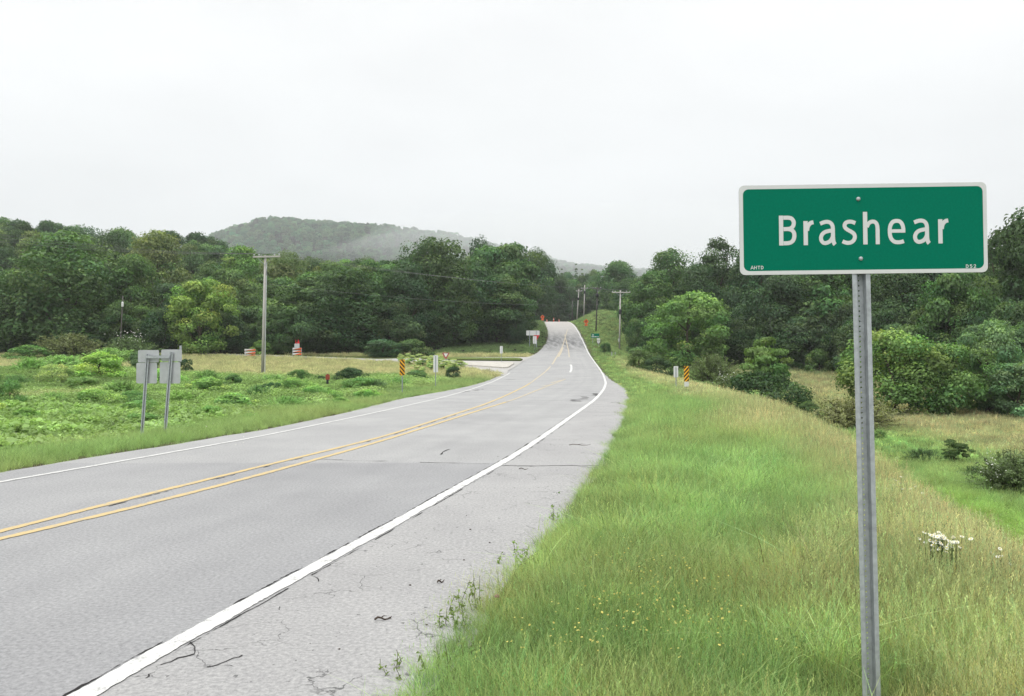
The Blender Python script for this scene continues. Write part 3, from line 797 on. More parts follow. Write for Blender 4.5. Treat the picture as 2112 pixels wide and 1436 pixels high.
for i in range(44):
    px = 1085 + (i % 15) * 17 + rnd.uniform(-6, 6); Y = (288, 318, 355)[i // 15] + rnd.uniform(-8, 8)
    top = (592, 572, 553)[i // 15] + rnd.uniform(-10, 12)
    pr = PINE if (i // 15 == 2 and i % 3 < 2) else TREES[rnd.randrange(7)]
    px_plant(pr, px, top, rnd.uniform(38, 60) if pr is not PINE else 26, Y, vary(rnd.choice((DK, MG, BG))), 'hazy pointed pine on the skyline beyond the road crest' if pr is PINE else lab_cr,
             group='pines beyond the crest' if pr is PINE else 'wood beyond the crest')
lab_cut = 'dark leafy tree at the top of the cutting right of the crest'
for px, top, w, Y in ((1262, 590, 50, 275), (1240, 580, 50, 285), (1298, 575, 70, 215), (1312, 600, 70, 185), (1285, 620, 45, 215), (1275, 600, 46, 240)):
    px_plant(TREES[rnd.randrange(7)], px, top, w, Y, vary(MG), lab_cut, group='trees above the cutting')

MEDIUM = [  # proto, px, top, base, width, colour, label, name, cat
    (MIDS[0], 1420, 603, 762, 165, LG, 'lone light green tree standing left of the white bloomed shrubs', 'tree', 'tree'),
    (MIDS[3], 1588, 684, 845, 110, LG, 'young layered sapling rising over the dark bush', 'sapling', 'tree'),
    (SHRUBS[1], 1578, 762, 852, 165, DK, 'wide dark bush at the foot of the layered sapling', 'shrub', 'shrub'),
    (BRIST[0], 1473, 722, 788, 95, OL, 'arching olive bush right of the striped marker', 'shrub', 'shrub'),
    (BRIST[1], 1502, 764, 812, 75, OL, 'low white flowering bush on the edge of the bank', 'flowering_shrub', 'shrub'),
    (BRIST[1], 1765, 800, 888, 165, BR, 'brownish bristly bush behind the lower sign post', 'shrub', 'shrub'),
    (MIDS[1], 1838, 676, 862, 190, PG, 'yellow tipped small tree right of the sign post', 'tree', 'tree'),
    (MIDS[2], 1950, 706, 862, 150, LG, 'rounded green small tree at the field edge, middle of three', 'tree', 'tree'),
    (MIDS[0], 2036, 662, 858, 130, LB, 'taller grey green small tree behind the field edge', 'tree', 'tree'),
    (MIDS[2], 2100, 745, 868, 140, LB, 'blue green small tree at the right picture edge', 'tree', 'tree'),
    (SHRUBS[0], 1665, 828, 868, 60, MG, 'small round green bush left of the bristly brown one', 'shrub', 'shrub'),
    (SHRUBS[2], 1318, 716, 764, 62, OL, 'pale cream flecked bush beside the nearest right pole', 'shrub', 'shrub'),
    (BRIST[0], 2095, 915, 1018, 150, OL, 'dark olive bush with white blossom at the right edge', 'flowering_shrub', 'shrub'),
    (BRIST[1], 1905, 917, 955, 70, MG, 'small leafy clump in the tan field', 'shrub', 'shrub'),
    (MIDS[3], 1968, 900, 962, 56, MG, 'upright leafy clump in the tan field', 'shrub', 'shrub'),
    (SHRUBS[0], 1815, 885, 910, 34, LG, 'tiny bright bush at the right of the sign post', 'shrub', 'shrub'),
    (BRIST[0], 2010, 955, 990, 50, MG, 'low clump beside the white blossomed bush', 'shrub', 'shrub'),
    (SHRUBS[2], 1640, 745, 765, 40, MG, 'little bush at the shaded far edge of the right field', 'shrub', 'shrub'),
    (SHRUBS[0], 1690, 720, 770, 60, MG, 'leafy shrub at the foot of the grey green tree', 'shrub', 'shrub'),
    (MIDS[1], 1312, 655, 735, 44, MG, 'young green tree behind the nearest right utility pole', 'tree', 'tree'),
    (SHRUBS[1], 1250, 706, 728, 26, MG, 'green shrub on the bank behind the route shield sign', 'shrub', 'shrub'),
    (SHRUBS[0], 1355, 735, 775, 70, DK, 'dark shrub under the lone light green tree', 'shrub', 'shrub'),
    # left field
    (BRIST[0], 150, 680, 738, 125, BR, 'big feathery brown green bush left of the twin signs', 'shrub', 'shrub'),
    (BRIST[1], 272, 684, 742, 95, OL, 'cream blossomed bush behind the twin sign backs', 'flowering_shrub', 'shrub'),
    (SHRUBS[2], 383, 740, 772, 30, DK, 'small dark bush right of the twin sign backs', 'shrub', 'shrub'),
    (SHRUBS[0], 723, 758, 790, 72, DK, 'glossy dark bush right of the small red marker', 'shrub', 'shrub'),
    (SHRUBS[1], 659, 774, 788, 24, DK, 'tiny dark bush left of the small red marker', 'shrub', 'shrub'),
    (SHRUBS[2], 935, 756, 782, 36, DK, 'dark bush at the foot of the pale weeds', 'shrub', 'shrub'),
    (SHRUBS[1], 300, 722, 765, 80, BG, 'blue green bush just behind the left sign back', 'shrub', 'shrub'),
    (SHRUBS[0], 538, 702, 732, 44, YG, 'pale round bush behind the foot of the tall utility pole', 'shrub', 'shrub'),
    (SHRUBS[1], 505, 700, 728, 70, BG, 'grey green bush behind the plain barricade', 'shrub', 'shrub'),
    (SHRUBS[2], 790, 700, 736, 90, BG, 'bluish bush at the wood edge beyond the side road', 'shrub', 'shrub'),
    (SHRUBS[0], 850, 700, 736, 80, MG, 'green bush at the wood edge beyond the pale weeds', 'shrub', 'shrub'),
]
for pr, px, top, base, w, c, lab, nm, cat in MEDIUM:
    o = px_shrub(pr, px, top, base, w, vary(c, .05), lab, name=nm, cat=cat, Y=70.0 if 'wide dark bush' in lab else None)
    if nm in ('tree', 'sapling'):
        for ch, n_ in zip(o.children, ('trunk', 'crown')): ch.name = n_

# ------------------------------------------------------------------ vine and bramble mounds of the left field
lab_v = 'low mound of bright green vines in the rough left field'
LF = [(205, 778, 150, 38, YG), (60, 770, 110, 30, LG), (330, 800, 100, 30, LG), (20, 845, 120, 46, MG), (110, 838, 100, 30, LG), (430, 815, 110, 28, LG), (530, 828, 110, 30, MG), (610, 812, 100, 26, LG),
      (742, 808, 90, 22, LG), (770, 806, 90, 24, MG), (480, 850, 130, 30, LG), (375, 838, 100, 30, LG), (200, 842, 120, 32, LG), (290, 862, 110, 28, LG), (150, 872, 120, 28, LG), (50, 880, 120, 30, LG),
      (590, 845, 100, 26, LG), (655, 826, 90, 24, LG), (430, 870, 110, 26, LG), (560, 795, 80, 22, LG), (480, 800, 70, 22, MG), (250, 820, 110, 32, LG), (110, 796, 120, 34, OL), (170, 812, 90, 26, OL),
      (30, 800, 80, 26, MG), (350, 772, 70, 26, LG), (430, 790, 80, 24, LG), (620, 785, 60, 18, MG), (300, 885, 120, 26, LG), (0, 905, 130, 30, LG), (-60, 860, 140, 40, LG), (820, 800, 70, 20, LG),
      (760, 828, 80, 20, LG), (860, 788, 60, 18, MG), (135, 760, 150, 26, LG), (60, 742, 120, 22, MG), (225, 750, 120, 28, LG), (-80, 800, 150, 40, MG), (150, 905, 110, 20, LG), (520, 872, 90, 20, LG),
      (700, 842, 70, 18, LG), (350, 900, 90, 18, LG), (280, 838, 90, 26, MG), (560, 815, 60, 20, DK), (225, 768, 90, 24, DK)]
for i, (px, base, w, h, c) in enumerate(LF):
    px_shrub((SHRUBS[0], BRIST[0], SHRUBS[1], SHRUBS[2], BRIST[1])[i % 5], px, base - h * 1.35, base, w * rnd.uniform(.5, .85), vary(tuple(1.75 * q for q in c), .2), lab_v, name='vine_mound', cat='vines', group='vine mounds in the left field')
lab_p = 'pale whitish green weed by the mouth of the side road'
for i, (px, top, base, w) in enumerate(((826, 728, 750, 14), (845, 726, 758, 20), (872, 727, 762, 24), (890, 730, 768, 24), (862, 750, 775, 22), (915, 738, 765, 26), (942, 738, 766, 26), (905, 728, 752, 16), (930, 742, 770, 22))):
    px_shrub(MIDS[3], px, top, base, w * 1.3, (.33, .42, .18), lab_p, name='tall_weed', cat='weed', group='pale weeds by the side road')

ORD = ('first', 'second', 'third', 'fourth', 'fifth', 'sixth', 'seventh', 'eighth', 'ninth', 'tenth', 'eleventh', 'twelfth')
NUM = ('no', 'one', 'two', 'three', 'four', 'five', 'six', 'seven', 'eight', 'nine', 'ten', 'eleven', 'twelve')
def px_of(o):
    v = o.location; return CX + F * v.x / v.y
def relabel(label, many, single, marks):
    """tell look-alikes apart by the landmark they stand at and their order there"""
    obs = sorted((o for o in bpy.data.objects if o.get('label') == label), key=px_of); b = {}
    for o in obs:
        p = px_of(o); b.setdefault(next((t for lim, t in marks if p < lim), marks[-1][1]), []).append(o)
    for t, l in b.items():
        for i, o in enumerate(l):
            o['label'] = f'{single} {t}' if len(l) == 1 else f'{ORD[i]} from left of {NUM[len(l)]} {many} {t}' if len(l) <= 12 else o['label']
relabel(lab_un, 'low understory trees', 'low understory tree', ((0, 'outside the left edge'), (200, 'below the widest dark oak'), (330, 'by the dark slim pole'), (480, 'near the bright yellow green tree'),
        (600, 'around the tall utility pole foot'), (760, 'behind the red flagged barricade'), (900, 'beyond the pale weeds'), (1200, 'left of the white board sign')))
relabel(lab_ru, 'dark understory trees', 'dark understory tree', ((1400, 'behind the nearest right pole'), (1530, 'behind the lone light green tree'), (1680, 'behind the layered sapling'), (1800, 'behind the sign post'),
        (1960, 'behind the yellow tipped tree'), (2112, 'at the right field edge'), (9999, 'outside the right edge')))
relabel(lab_v, 'vine mounds', 'bright green vine mound', ((0, 'outside the left edge'), (130, 'at the far left of the field'), (260, 'left of the twin signs'), (360, 'around the twin sign posts'), (480, 'right of the twin signs'),
        (600, 'before the tall utility pole'), (720, 'left of the red marker bush'), (9999, 'near the left striped marker')))
LM = ((0, 'outside the left edge'), (250, 'behind the widest dark oak'), (430, 'behind the bright yellow green tree'), (600, 'behind the tall utility pole'), (760, 'behind the red flagged barricade'), (900, 'behind the tallest central tree'), (1200, 'left of the road crest'))
relabel(lab_row, 'dense wood trees', 'dense wood tree', LM)
relabel(lab_mid, 'far treetops', 'far treetop', LM)
relabel(lab_rr, 'dark trees', 'dark wood tree', ((1430, 'above the lone light green tree'), (1560, 'left of the town sign panel'), (1790, 'behind the left half of the town sign'), (2040, 'behind the right half of the town sign'), (2112, 'right of the town sign'), (9999, 'outside the right edge')))
relabel(lab_p, 'pale whitish weeds', 'pale whitish weed', ((880, 'between striped marker and aluminium marker back'), (9999, 'right of the aluminium marker back')))

# ------------------------------------------------------------------ grass and other scattered ground cover
def tuft(seed, n, h, w, spread, lean, col_a, col_b, segs=3, head=None, mat=None):
    rng = np.random.RandomState(seed)
    V, Fc, C = [], [], []
    for i in range(n):
        a = rng.rand() * 2 * np.pi; r = spread * np.sqrt(rng.rand()); b = np.array((r * np.cos(a), r * np.sin(a), -.02))
        L = h * (.55 + .6 * rng.rand()); la = rng.rand() * 2 * np.pi; ln = lean * (.3 + rng.rand())
        d = np.array((np.cos(la), np.sin(la), 0)) * .8 + np.array((np.cos(a), np.sin(a), 0)) * .35
        fa = rng.rand() * np.pi; side = np.array((np.cos(fa), np.sin(fa), 0)) * w * (.7 + .6 * rng.rand())
        c = col_a + (col_b - col_a) * rng.rand(); c = c * np.clip(1 + .30 * rng.normal(), .45, 1.8)
        n0 = len(V)
        for k in range(segs + 1):
            t = k / segs
            p = b + np.array((0, 0, 1)) * L * (t - .35 * ln * t * t) + d * L * ln * t * t
            ww = side * (1 - .85 * t) * .5
            V += [p - ww, p + ww]; C += [c * (.9 + .2 * t)] * 2
        for k in range(segs):
            q = n0 + 2 * k; Fc.append((q, q + 1, q + 3, q + 2))
        if head and rng.rand() < head[0]:
            tip = b + np.array((0, 0, 1)) * L * (1 - .35 * ln) + d * L * ln
            for m in range(head[1]):
                o = np.array((rng.normal() * head[2] * .4, rng.normal() * head[2] * .4, -m * head[2] * 1.1 + head[2])); s = head[2] * (.5 + .6 * rng.rand())
                aa = rng.rand() * 6.28; u = np.array((np.cos(aa), np.sin(aa), 0)) * s * .45; n1 = len(V)
                V += [tip + o - u, tip + o + np.array((0, 0, s)), tip + o + u, tip + o - np.array((0, 0, s))]; C += [np.array(head[3]) * (1 + .15 * rng.normal())] * 4; Fc.append((n1, n1 + 1, n1 + 2, n1 + 3))
    return np_mesh('tuft', np.array(V), np.array(Fc), mat or M['leaf_inst'], False, np.clip(np.array(C), .0, 1))
def broad(seed, n, r, h, leaf):
    rng = np.random.RandomState(seed)
    d = rng.normal(size=(n, 3)); d[:, 2] = np.abs(d[:, 2]); d /= np.linalg.norm(d, axis=1, keepdims=True)
    P0 = d * np.array((r, r, h)) * (.35 + .65 * rng.rand(n)[:, None]**.5)
    return leaf_mesh('leafy', P0, d * .4 + np.array((0, 0, .8)) + rng.normal(size=d.shape) * .4, leaf * (.6 + .8 * rng.rand(n)), np.clip(np.ones((n, 3)) * (1 + .2 * rng.normal(size=(n, 1))), .5, 1.6), rng, .6, M['leaf_inst'])
one = np.ones(3)
G_A, G_B = one * .85, one * 1.2
tanm = np.array((1.9, 1.45, 1.25))
TUFTS = [tuft(1, 34, .26, .0065, .11, .55, G_A, G_B),                                     # 0 fine green
         tuft(2, 30, .34, .0070, .12, .75, G_A, np.array((1.3, 1.15, 1.0))),              # 1 longer green
         tuft(3, 28, .40, .0042, .13, .50, G_A, tanm, 3, (.6, 7, .0075, (2.0, 1.6, 1.5))), # 2 seeding stems
         tuft(4, 20, .46, .0095, .10, 1.15, G_A, G_B, 5),                                 # 3 coarse arching blades
         broad(5, 60, .16, .15, .045),                                                    # 4 leafy weed
         tuft(6, 30, .24, .018, .28, .8, G_A, G_B, 2),                                    # 5 coarse far tuft
         tuft(7, 28, .36, .014, .30, .6, G_A, tanm, 2, (.6, 3, .035, (1.8, 1.5, 1.3))),    # 6 coarse far seeding tuft
         broad(8, 240, .55, .34, .075),                                                      # 7 far leafy clump
         broad(9, 46, .24, .22, .085)]                                                    # 8 nearer leafy clump

def scatter_obj(name, protos, pts, rot, scl, idx, tint, **kw):
    pts, rot, scl, idx, tint = (np.asarray(v) for v in (pts, rot, scl, idx, tint))
    ob_main = None
    me = bpy.data.meshes.new(name); n = len(pts)
    order = np.arange(n)
    me.vertices.add(n); me.vertices.foreach_set('co', pts.astype(np.float32).ravel())
    for an, typ, arr in (('rot', 'FLOAT_VECTOR', rot), ('scl', 'FLOAT', scl), ('idx', 'INT', idx)):
        a = me.attributes.new(an, typ, 'POINT'); a.data.foreach_set('vector' if typ == 'FLOAT_VECTOR' else 'value', arr.astype(np.int32 if typ == 'INT' else np.float32).ravel())
    a = me.attributes.new('tint', 'FLOAT_COLOR', 'POINT'); c = np.ones((n, 4), np.float32); c[:, :3] = tint; a.data.foreach_set('color', c.ravel())
    ng = bpy.data.node_groups.new(name, 'GeometryNodeTree')
    ng.interface.new_socket('Geometry', in_out='INPUT', socket_type='NodeSocketGeometry'); ng.interface.new_socket('Geometry', in_out='OUTPUT', socket_type='NodeSocketGeometry')
    gi = ng.nodes.new('NodeGroupInput'); go = ng.nodes.new('NodeGroupOutput'); jn = ng.nodes.new('GeometryNodeJoinGeometry')
    def na(nm, t):
        x = ng.nodes.new('GeometryNodeInputNamedAttribute'); x.data_type = t; x.inputs['Name'].default_value = nm; return x.outputs['Attribute']
    for k, p in enumerate(protos):
        if not (idx == k).any(): continue
        src = bpy.data.objects.new(p.name, p)                 # never linked to the scene: only a source for the nodes
        oi = ng.nodes.new('GeometryNodeObjectInfo'); oi.inputs['Object'].default_value = src
        cmp_ = ng.nodes.new('FunctionNodeCompare'); cmp_.data_type = 'INT'; cmp_.operation = 'EQUAL'
        ia = [s for s in cmp_.inputs if s.type == 'INT']
        ng.links.new(na('idx', 'INT'), ia[0]); ia[1].default_value = k
        ip = ng.nodes.new('GeometryNodeInstanceOnPoints')
        ng.links.new(gi.outputs[0], ip.inputs['Points']); ng.links.new(cmp_.outputs[0], ip.inputs['Selection'])
        ng.links.new(oi.outputs['Geometry'], ip.inputs['Instance'])
        ng.links.new(na('rot', 'FLOAT_VECTOR'), ip.inputs['Rotation']); ng.links.new(na('scl', 'FLOAT'), ip.inputs['Scale'])
        ng.links.new(ip.outputs[0], jn.inputs[0])
    ng.links.new(jn.outputs[0], go.inputs[0])
    o = link(name, me, None, **kw)
    md = o.modifiers.new('scatter', 'NODES'); md.node_group = ng
    return o

nr = np.random.RandomState(5)
def sample(x0, x1, y0, y1, dens, side):
    """points on one side of the road inside a box, a little wider than the view"""
    n = int((x1 - x0) * (y1 - y0) * dens); X = x0 + (x1 - x0) * nr.rand(n); Y = y0 + (y1 - y0) * nr.rand(n)
    keep = np.abs(X) < .66 * Y + 3.0
    d = (X - XRE(Y)) if side > 0 else (XLE(Y) - X)
    keep &= d > -.30 * smooth((fbm(X, Y, .9, 91, 2) - .42) / .25) - .03
    return X[keep], Y[keep], d[keep]
def tint_mix(c0, c1, f): return c0 + (c1 - c0) * f[:, None]
C_BRIGHT = np.array((.188, .290, .105)); C_GREEN = np.array((.125, .205, .075)); C_TAN = np.array((.375, .345, .205)); C_OLIVE = np.array((.250, .290, .115)); C_LIME = np.array((.205, .315, .085)); C_VINE = np.array((.175, .275, .085)); C_STRAW = np.array((.235, .215, .105))
def clearance(X, Y):
    """no grass on the side road, its islands and mouth"""
    q = np.ones(len(X), bool)
    near = (Y > 86) & (Y < 130) & (X < 12)
    if near.any():
        lim_s = np.interp(X, [-120, -48, -29, -15, -9, -5, -1.2, 0], [133, 124, 118, 109.5, 103, 96.5, 88, 86])
        lim_n = np.interp(X, [-120, -48, -14, -5, 2, 4], [138, 128, 118.5, 118, 118, 119])
        q &= ~(near & (Y > lim_s - 1.0) & (Y < lim_n))
    return q
foot_x = at(1796, 1446, 4.2).x; mark_x = at(676, 788, 60).x
def build_grass():
    P_, S_, I_, C_ = [], [], [], []
    # right verge, bank and field
    for (y0, y1, dens, sc, far) in ((2.2, 6, 270, .95, 0), (6, 11, 210, .95, 0), (11, 20, 120, 1.0, 0), (20, 36, 60, 1.15, 0), (36, 62, 16, 1.1, 1), (62, 120, 6, 1.3, 1), (120, 226, 3, 1.5, 1)):
        X, Y, d = sample(-2, .66 * y1 + 3, y0, y1, dens, 1)
        lim = np.interp(Y, [0, 60, 100, 150, 226], [70, 60, 40, 16, 14]); k = d < lim; X, Y, d = X[k], Y[k], d[k]
        n1 = fbm(X, Y, 2.4, 41); n2 = fbm(X, Y, .8, 43, 2); n3 = fbm(X, Y, 7, 47)
        near = smooth((9.5 - Y) / 5)
        ridge = smooth((d - 1.9 - 1.0 * (n3 - .5) * 3) / 1.8) * smooth((np.interp(Y, [5, 14, 40], [6.3, 6.8, 9.2]) - d) / 1.5)       # dry grass along the shoulder of the bank
        slope = smooth((d - np.interp(Y, [5, 14, 40], [5.3, 5.8, 8.0])) / 1.2) * smooth((13.0 - d) / 3) * smooth((34 - Y) / 10)         # lush strip below it
        field = smooth((d - 15) / 5)
        vfar = smooth((Y - 100) / 30)
        f = np.clip(.16 + 1.2 * (n1 - .5), 0, 1)
        c = tint_mix(C_BRIGHT * np.ones((len(X), 1)), C_OLIVE, np.clip(f + .55 * near * smooth((n2 - .35) / .3), 0, 1))
        c = tint_mix(c, C_TAN, np.clip(ridge * (.55 + .9 * (n2 - .4)) * (1 - .5 * vfar), 0, 1))
        c = tint_mix(c, C_LIME, slope * .9)
        c = tint_mix(c, C_TAN * .85, np.clip(field * (.75 + .5 * (n1 - .5)), 0, 1) * smooth((Y - 20) / 15))
        c = tint_mix(c, C_GREEN, vfar * .6)
        c *= np.clip(1 + .26 * nr.normal(size=len(X)), .5, 1.7)[:, None]; c[:, 0] *= 1 + .10 * nr.normal(size=len(X))
        cl = fbm(X, Y, .75, 71, 2); c *= (.84 + .32 * smooth((cl - .3) / .4))[:, None]
        u = nr.rand(len(X)); dry = np.clip(ridge + .8 * field, 0, 1)
        if far: idx = np.where(u < .25 + .5 * dry, 6, np.where(u > .94, 8, 5))
        else:
            idx = np.where(u < .12 + .55 * dry + .18 * near * n2, 2, np.where(u < .55, 1, 0)); idx = np.where((u > .86) & (cl > .60) & (dry < .5), 3, idx); idx = np.where((u > .89) & (u < .915), 4, idx)
            idx = np.where((slope > .5) & (u > .4), 4, idx)
        s = sc * (.75 + .5 * nr.rand(len(X))) * np.where((Y > 36) & (d < 7), .72, 1.0) * np.clip(.50 + d * .7, .42, 1) * (.85 + .4 * n1) * (1 + .25 * dry)
        foot_d = np.hypot((X - foot_x - .0) / .55, (Y - 3.95) / .60); s = s * (.34 + .66 * smooth((foot_d - .5) / .7))
        P_.append(np.stack([X, Y, T(X, Y) - .01], -1)); S_.append(s); I_.append(idx); C_.append(c)
    # left verge and field
    for (y0, y1, dens, sc, far) in ((11, 20, 80, .95, 0), (20, 34, 55, 1.0, 0), (34, 60, 20, 1.05, 1), (60, 124, 7, 1.25, 1), (126, 232, 2.6, 1.5, 1)):
        X, Y, d = sample(-.66 * y1 - 3, 22, y0, y1, dens, -1)
        k = clearance(X, Y) & (d < np.where(Y > 126, 16, 200)); X, Y, d = X[k], Y[k], d[k]
        n1 = fbm(X, Y, 3.4, 51); n3 = fbm(X, Y, 10, 57); n2 = fbm(X, Y, 1.3, 53, 2)
        tan = np.clip(smooth((Y - 66 + 16 * (n3 - .5)) / 16) + .9 * smooth((-X - 19) / 6) * smooth((Y - 30) / 6) * smooth((52 - Y) / 10) + 1.0 * smooth((-X - 46) / 6) * smooth((Y - 74) / 8), 0, 1) * (Y < 126)
        vine = np.clip(1 - tan, 0, 1) * smooth((d - 3.0) / 2.5) * (Y < 100)
        c = tint_mix(C_BRIGHT * 1.02 * np.ones((len(X), 1)), C_OLIVE, np.clip(.28 + 1.1 * (n1 - .5), 0, 1))
        c = tint_mix(c, C_TAN, tan * (.72 + .6 * (n2 - .5)))
        c = tint_mix(c, C_VINE * (.40 + .72 * np.clip((n2 * .6 + n1 * .4)[:, None] * 1.8 - .4, 0, 1)), vine * .85)  # vines paler on bumps, darker in hollows: shade between them painted into the tint
        c = tint_mix(c, C_GREEN * .8, smooth((Y - 124) / 6) * .8)
        c *= np.clip(1 + .22 * nr.normal(size=len(X)), .5, 1.7)[:, None]
        u = nr.rand(len(X))
        if far: idx = np.where(u < vine * .85, 7, np.where(u < vine * .85 + tan * .6, 6, 5))
        else: idx = np.where(u < vine * .85, np.where(u < .7 * vine, 8, 4), np.where(u > .85, 2, 1))
        s = sc * (.75 + .5 * nr.rand(len(X))) * np.clip(.5 + d * .6, .5, 1); s = np.where(idx == 7, s * (.25 + 1.5 * n2 * n1 + .5 * nr.rand(len(X))), s); s = np.where(idx == 8, s * (.7 + 1.3 * n2), s)
        s = np.where((np.abs(X - mark_x * Y / 60) < 1.0) & (Y > 40) & (Y < 61), s * .3, s)
        P_.append(np.stack([X, Y, T(X, Y) - .01], -1)); S_.append(s); I_.append(idx); C_.append(c)
    P_, S_, I_, C_ = np.vstack(P_), np.concatenate(S_), np.concatenate(I_), np.clip(np.vstack(C_), .01, .6)
    Rr = np.zeros((len(P_), 3)); Rr[:, 2] = nr.rand(len(P_)) * 6.28; Rr[:, :2] = nr.normal(size=(len(P_), 2)) * .10
    print('grass tufts', len(P_))
    scatter_obj('grass', TUFTS, P_, Rr, S_, I_, C_, label='green and tan roadside grass with seed heads and weeds', kind='stuff')
build_grass()

# grass growing on the two little islands
def island_grass():
    n = 900; q = nr.rand(n); X = -9.5 + 10.5 * q; Y = np.interp(X, [-9.5, 1], [112.2, 110.8]) + nr.rand(n) * 2.2
    c = tint_mix(C_OLIVE * np.ones((n, 1)), C_BRIGHT, nr.rand(n) * .6)
    Rr = np.zeros((n, 3)); Rr[:, 2] = nr.rand(n) * 6.28
    scatter_obj('island_grass', TUFTS, np.stack([X, Y, P(Y) + .14], -1), Rr, .6 + .5 * nr.rand(n), np.full(n, 5), c, label='short grass on the narrow traffic island', kind='stuff')
island_grass()

# yellow wildflowers in the near verge
def flower(seed, n, h, r, mat_c):
    rng = np.random.RandomState(seed); V, Fc, C = [], [], []
    for i in range(n):
        x, y = rng.normal(size=2) * .06; z = h * (.6 + .5 * rng.rand()); c = np.array(mat_c) * (1 + .15 * rng.normal())
        n0 = len(V); m = 6; V.append(np.array((x, y, z + .003))); C.append(c * .8)
        t0 = rng.normal(size=2) * .35
        for k in range(m):
            a = 2 * np.pi * k / m; V.append(np.array((x + r * np.cos(a), y + r * np.sin(a), z + r * (np.cos(a) * t0[0] + np.sin(a) * t0[1])))); C.append(c)
        Fc += [(n0, n0 + 1 + k, n0 + 1 + (k + 1) % m, n0 + 1 + (k + 1) % m) for k in range(m)]
        Fc += []
    Fc = [f[:3] for f in Fc]
    return np_mesh('flower', np.array(V), np.array(Fc), M['leaf_inst'], False, np.clip(np.array(C), 0, 1))
FL = [flower(1, 3, .30, .0070, (1, 1, 1)), flower(2, 2, .34, .0060, (1, 1, 1))]
def yellow_flowers():
    P_ = []
    for (px, py, s, n) in ((1290, 1180, 60, 26), (1330, 1300, 70, 40), (1250, 1270, 50, 20), (1420, 1260, 60, 16), (1240, 1340, 60, 24), (1420, 1360, 70, 26), (1500, 1290, 60, 12), (1130, 1380, 80, 10), (1330, 1215, 50, 24), (1560, 1340, 60, 8)):
        for i in range(n):
            g = ground(px + rnd.gauss(0, s * .5), min(1432, py + 40 + rnd.gauss(0, s * .5)), 2.5, 30)
            if i % 5 < 3: P_.append(g)
    n = len(P_); Rr = np.zeros((n, 3)); Rr[:, 2] = nr.rand(n) * 6
    scatter_obj('yellow_wildflowers', FL, np.array(P_), Rr, .8 + .4 * nr.rand(n), nr.randint(0, 2, n), np.array((.46, .40, .11)) * np.ones((n, 3)), label='scattered small yellow wildflowers in the near verge', kind='stuff')
    # odd white blooms further along
    P_ = []
    for (px, py, s, n) in ((1640, 905, 120, 26), (1860, 1020, 60, 16), (2010, 1060, 90, 22), (1520, 880, 60, 12), (2060, 1120, 50, 8), (400, 905, 200, 14)):
        for i in range(n):
            P_.append(ground(px + rnd.gauss(0, s * .5), py + rnd.gauss(0, s * .25), 4, 60))
    n = len(P_); Rr = np.zeros((n, 3)); Rr[:, 2] = nr.rand(n) * 6
    scatter_obj('white_wildflowers', FL, np.array(P_), Rr, 1.0 + .6 * nr.rand(n), nr.randint(0, 2, n), np.array((.46, .46, .40)) * np.ones((n, 3)), label='scattered small white wildflowers on the bank', kind='stuff')
yellow_flowers()

# far ridge: a wood nobody could count
FAR_CROWN = [crown(200 + k, 13, 14, 0, 20, 620, 1.7, ('round', 'dome', 'tall')[k], (.16, .3), tone=.25, mat=M['leaf_inst'])['crown'] for k in range(3)]
def far_wood():
    X, Y = [], []
    n = 9500
    Y = 1180 + 900 * nr.rand(n)**.8; px = -200 + 2000 * nr.rand(n); X = (px - CX) / F * Y
    c = np.array((.044, .100, .044)) * (1 + .36 * nr.normal(size=n))[:, None]; c[:, 0] *= 1 + .2 * nr.normal(size=n)
    Rr = np.zeros((n, 3)); Rr[:, 2] = nr.rand(n) * 6.28
    scatter_obj('far_wood', FAR_CROWN, np.stack([X, Y, T(X, Y) - 1], -1), Rr, .75 + .65 * nr.rand(n)**2, nr.randint(0, 3, n), np.clip(c, .01, .2), label='hazy wood covering the far ridge', kind='stuff')
far_wood()

# ------------------------------------------------------------------ town name sign
def ring(pts_o, pts_i):
    n = len(pts_o); return [list(p) for p in pts_o] + [list(p) for p in pts_i], [[i, (i+1) % n, n + (i+1) % n, n + i] for i in range(n)]
def rrect(x0, x1, z0, z1, r, n=7):
    out = []
    for cx, cz, a0 in ((x1 - r, z0 + r, -90), (x1 - r, z1 - r, 0), (x0 + r, z1 - r, 90), (x0 + r, z0 + r, 180)):
        for k in range(n): a = R(a0 + 90 * k / (n - 1)); out.append((cx + r * math.cos(a), cz + r * math.sin(a)))
    return out
def catmull(pts, n=8):
    p = [np.array(q, float) for q in pts]; p = [2*p[0]-p[1]] + p + [2*p[-1]-p[-2]]; out = []
    for i in range(1, len(p) - 2):
        for k in range(n):
            t = k / n; out.append(.5 * ((2*p[i]) + (-p[i-1]+p[i+1])*t + (2*p[i-1]-5*p[i]+4*p[i+1]-p[i+2])*t*t + (-p[i-1]+3*p[i]-3*p[i+1]+p[i+2])*t**3))
    out.append(p[-2]); return out
def stroke(pts, w, curve_=True, closed=False):
    w = w * .93
    q = catmull(pts) if curve_ else [np.array(p, float) for p in pts]
    L, Rr = [], []
    for i, p in enumerate(q):
        if 0 < i < len(q) - 1:
            d1 = (q[i] - q[i-1]) / np.linalg.norm(q[i] - q[i-1]); d2 = (q[i+1] - q[i]) / np.linalg.norm(q[i+1] - q[i]); d = d1 + d2; d /= np.linalg.norm(d); m = 1 / max(.5, float(d @ d1))
        else:
            d = (q[1] - q[0]) if i == 0 else (q[-1] - q[-2]); d = d / np.linalg.norm(d); m = 1
        nn = np.array((-d[1], d[0])) * w * .5 * m; L.append(p + nn); Rr.append(p - nn)
    return L, Rr
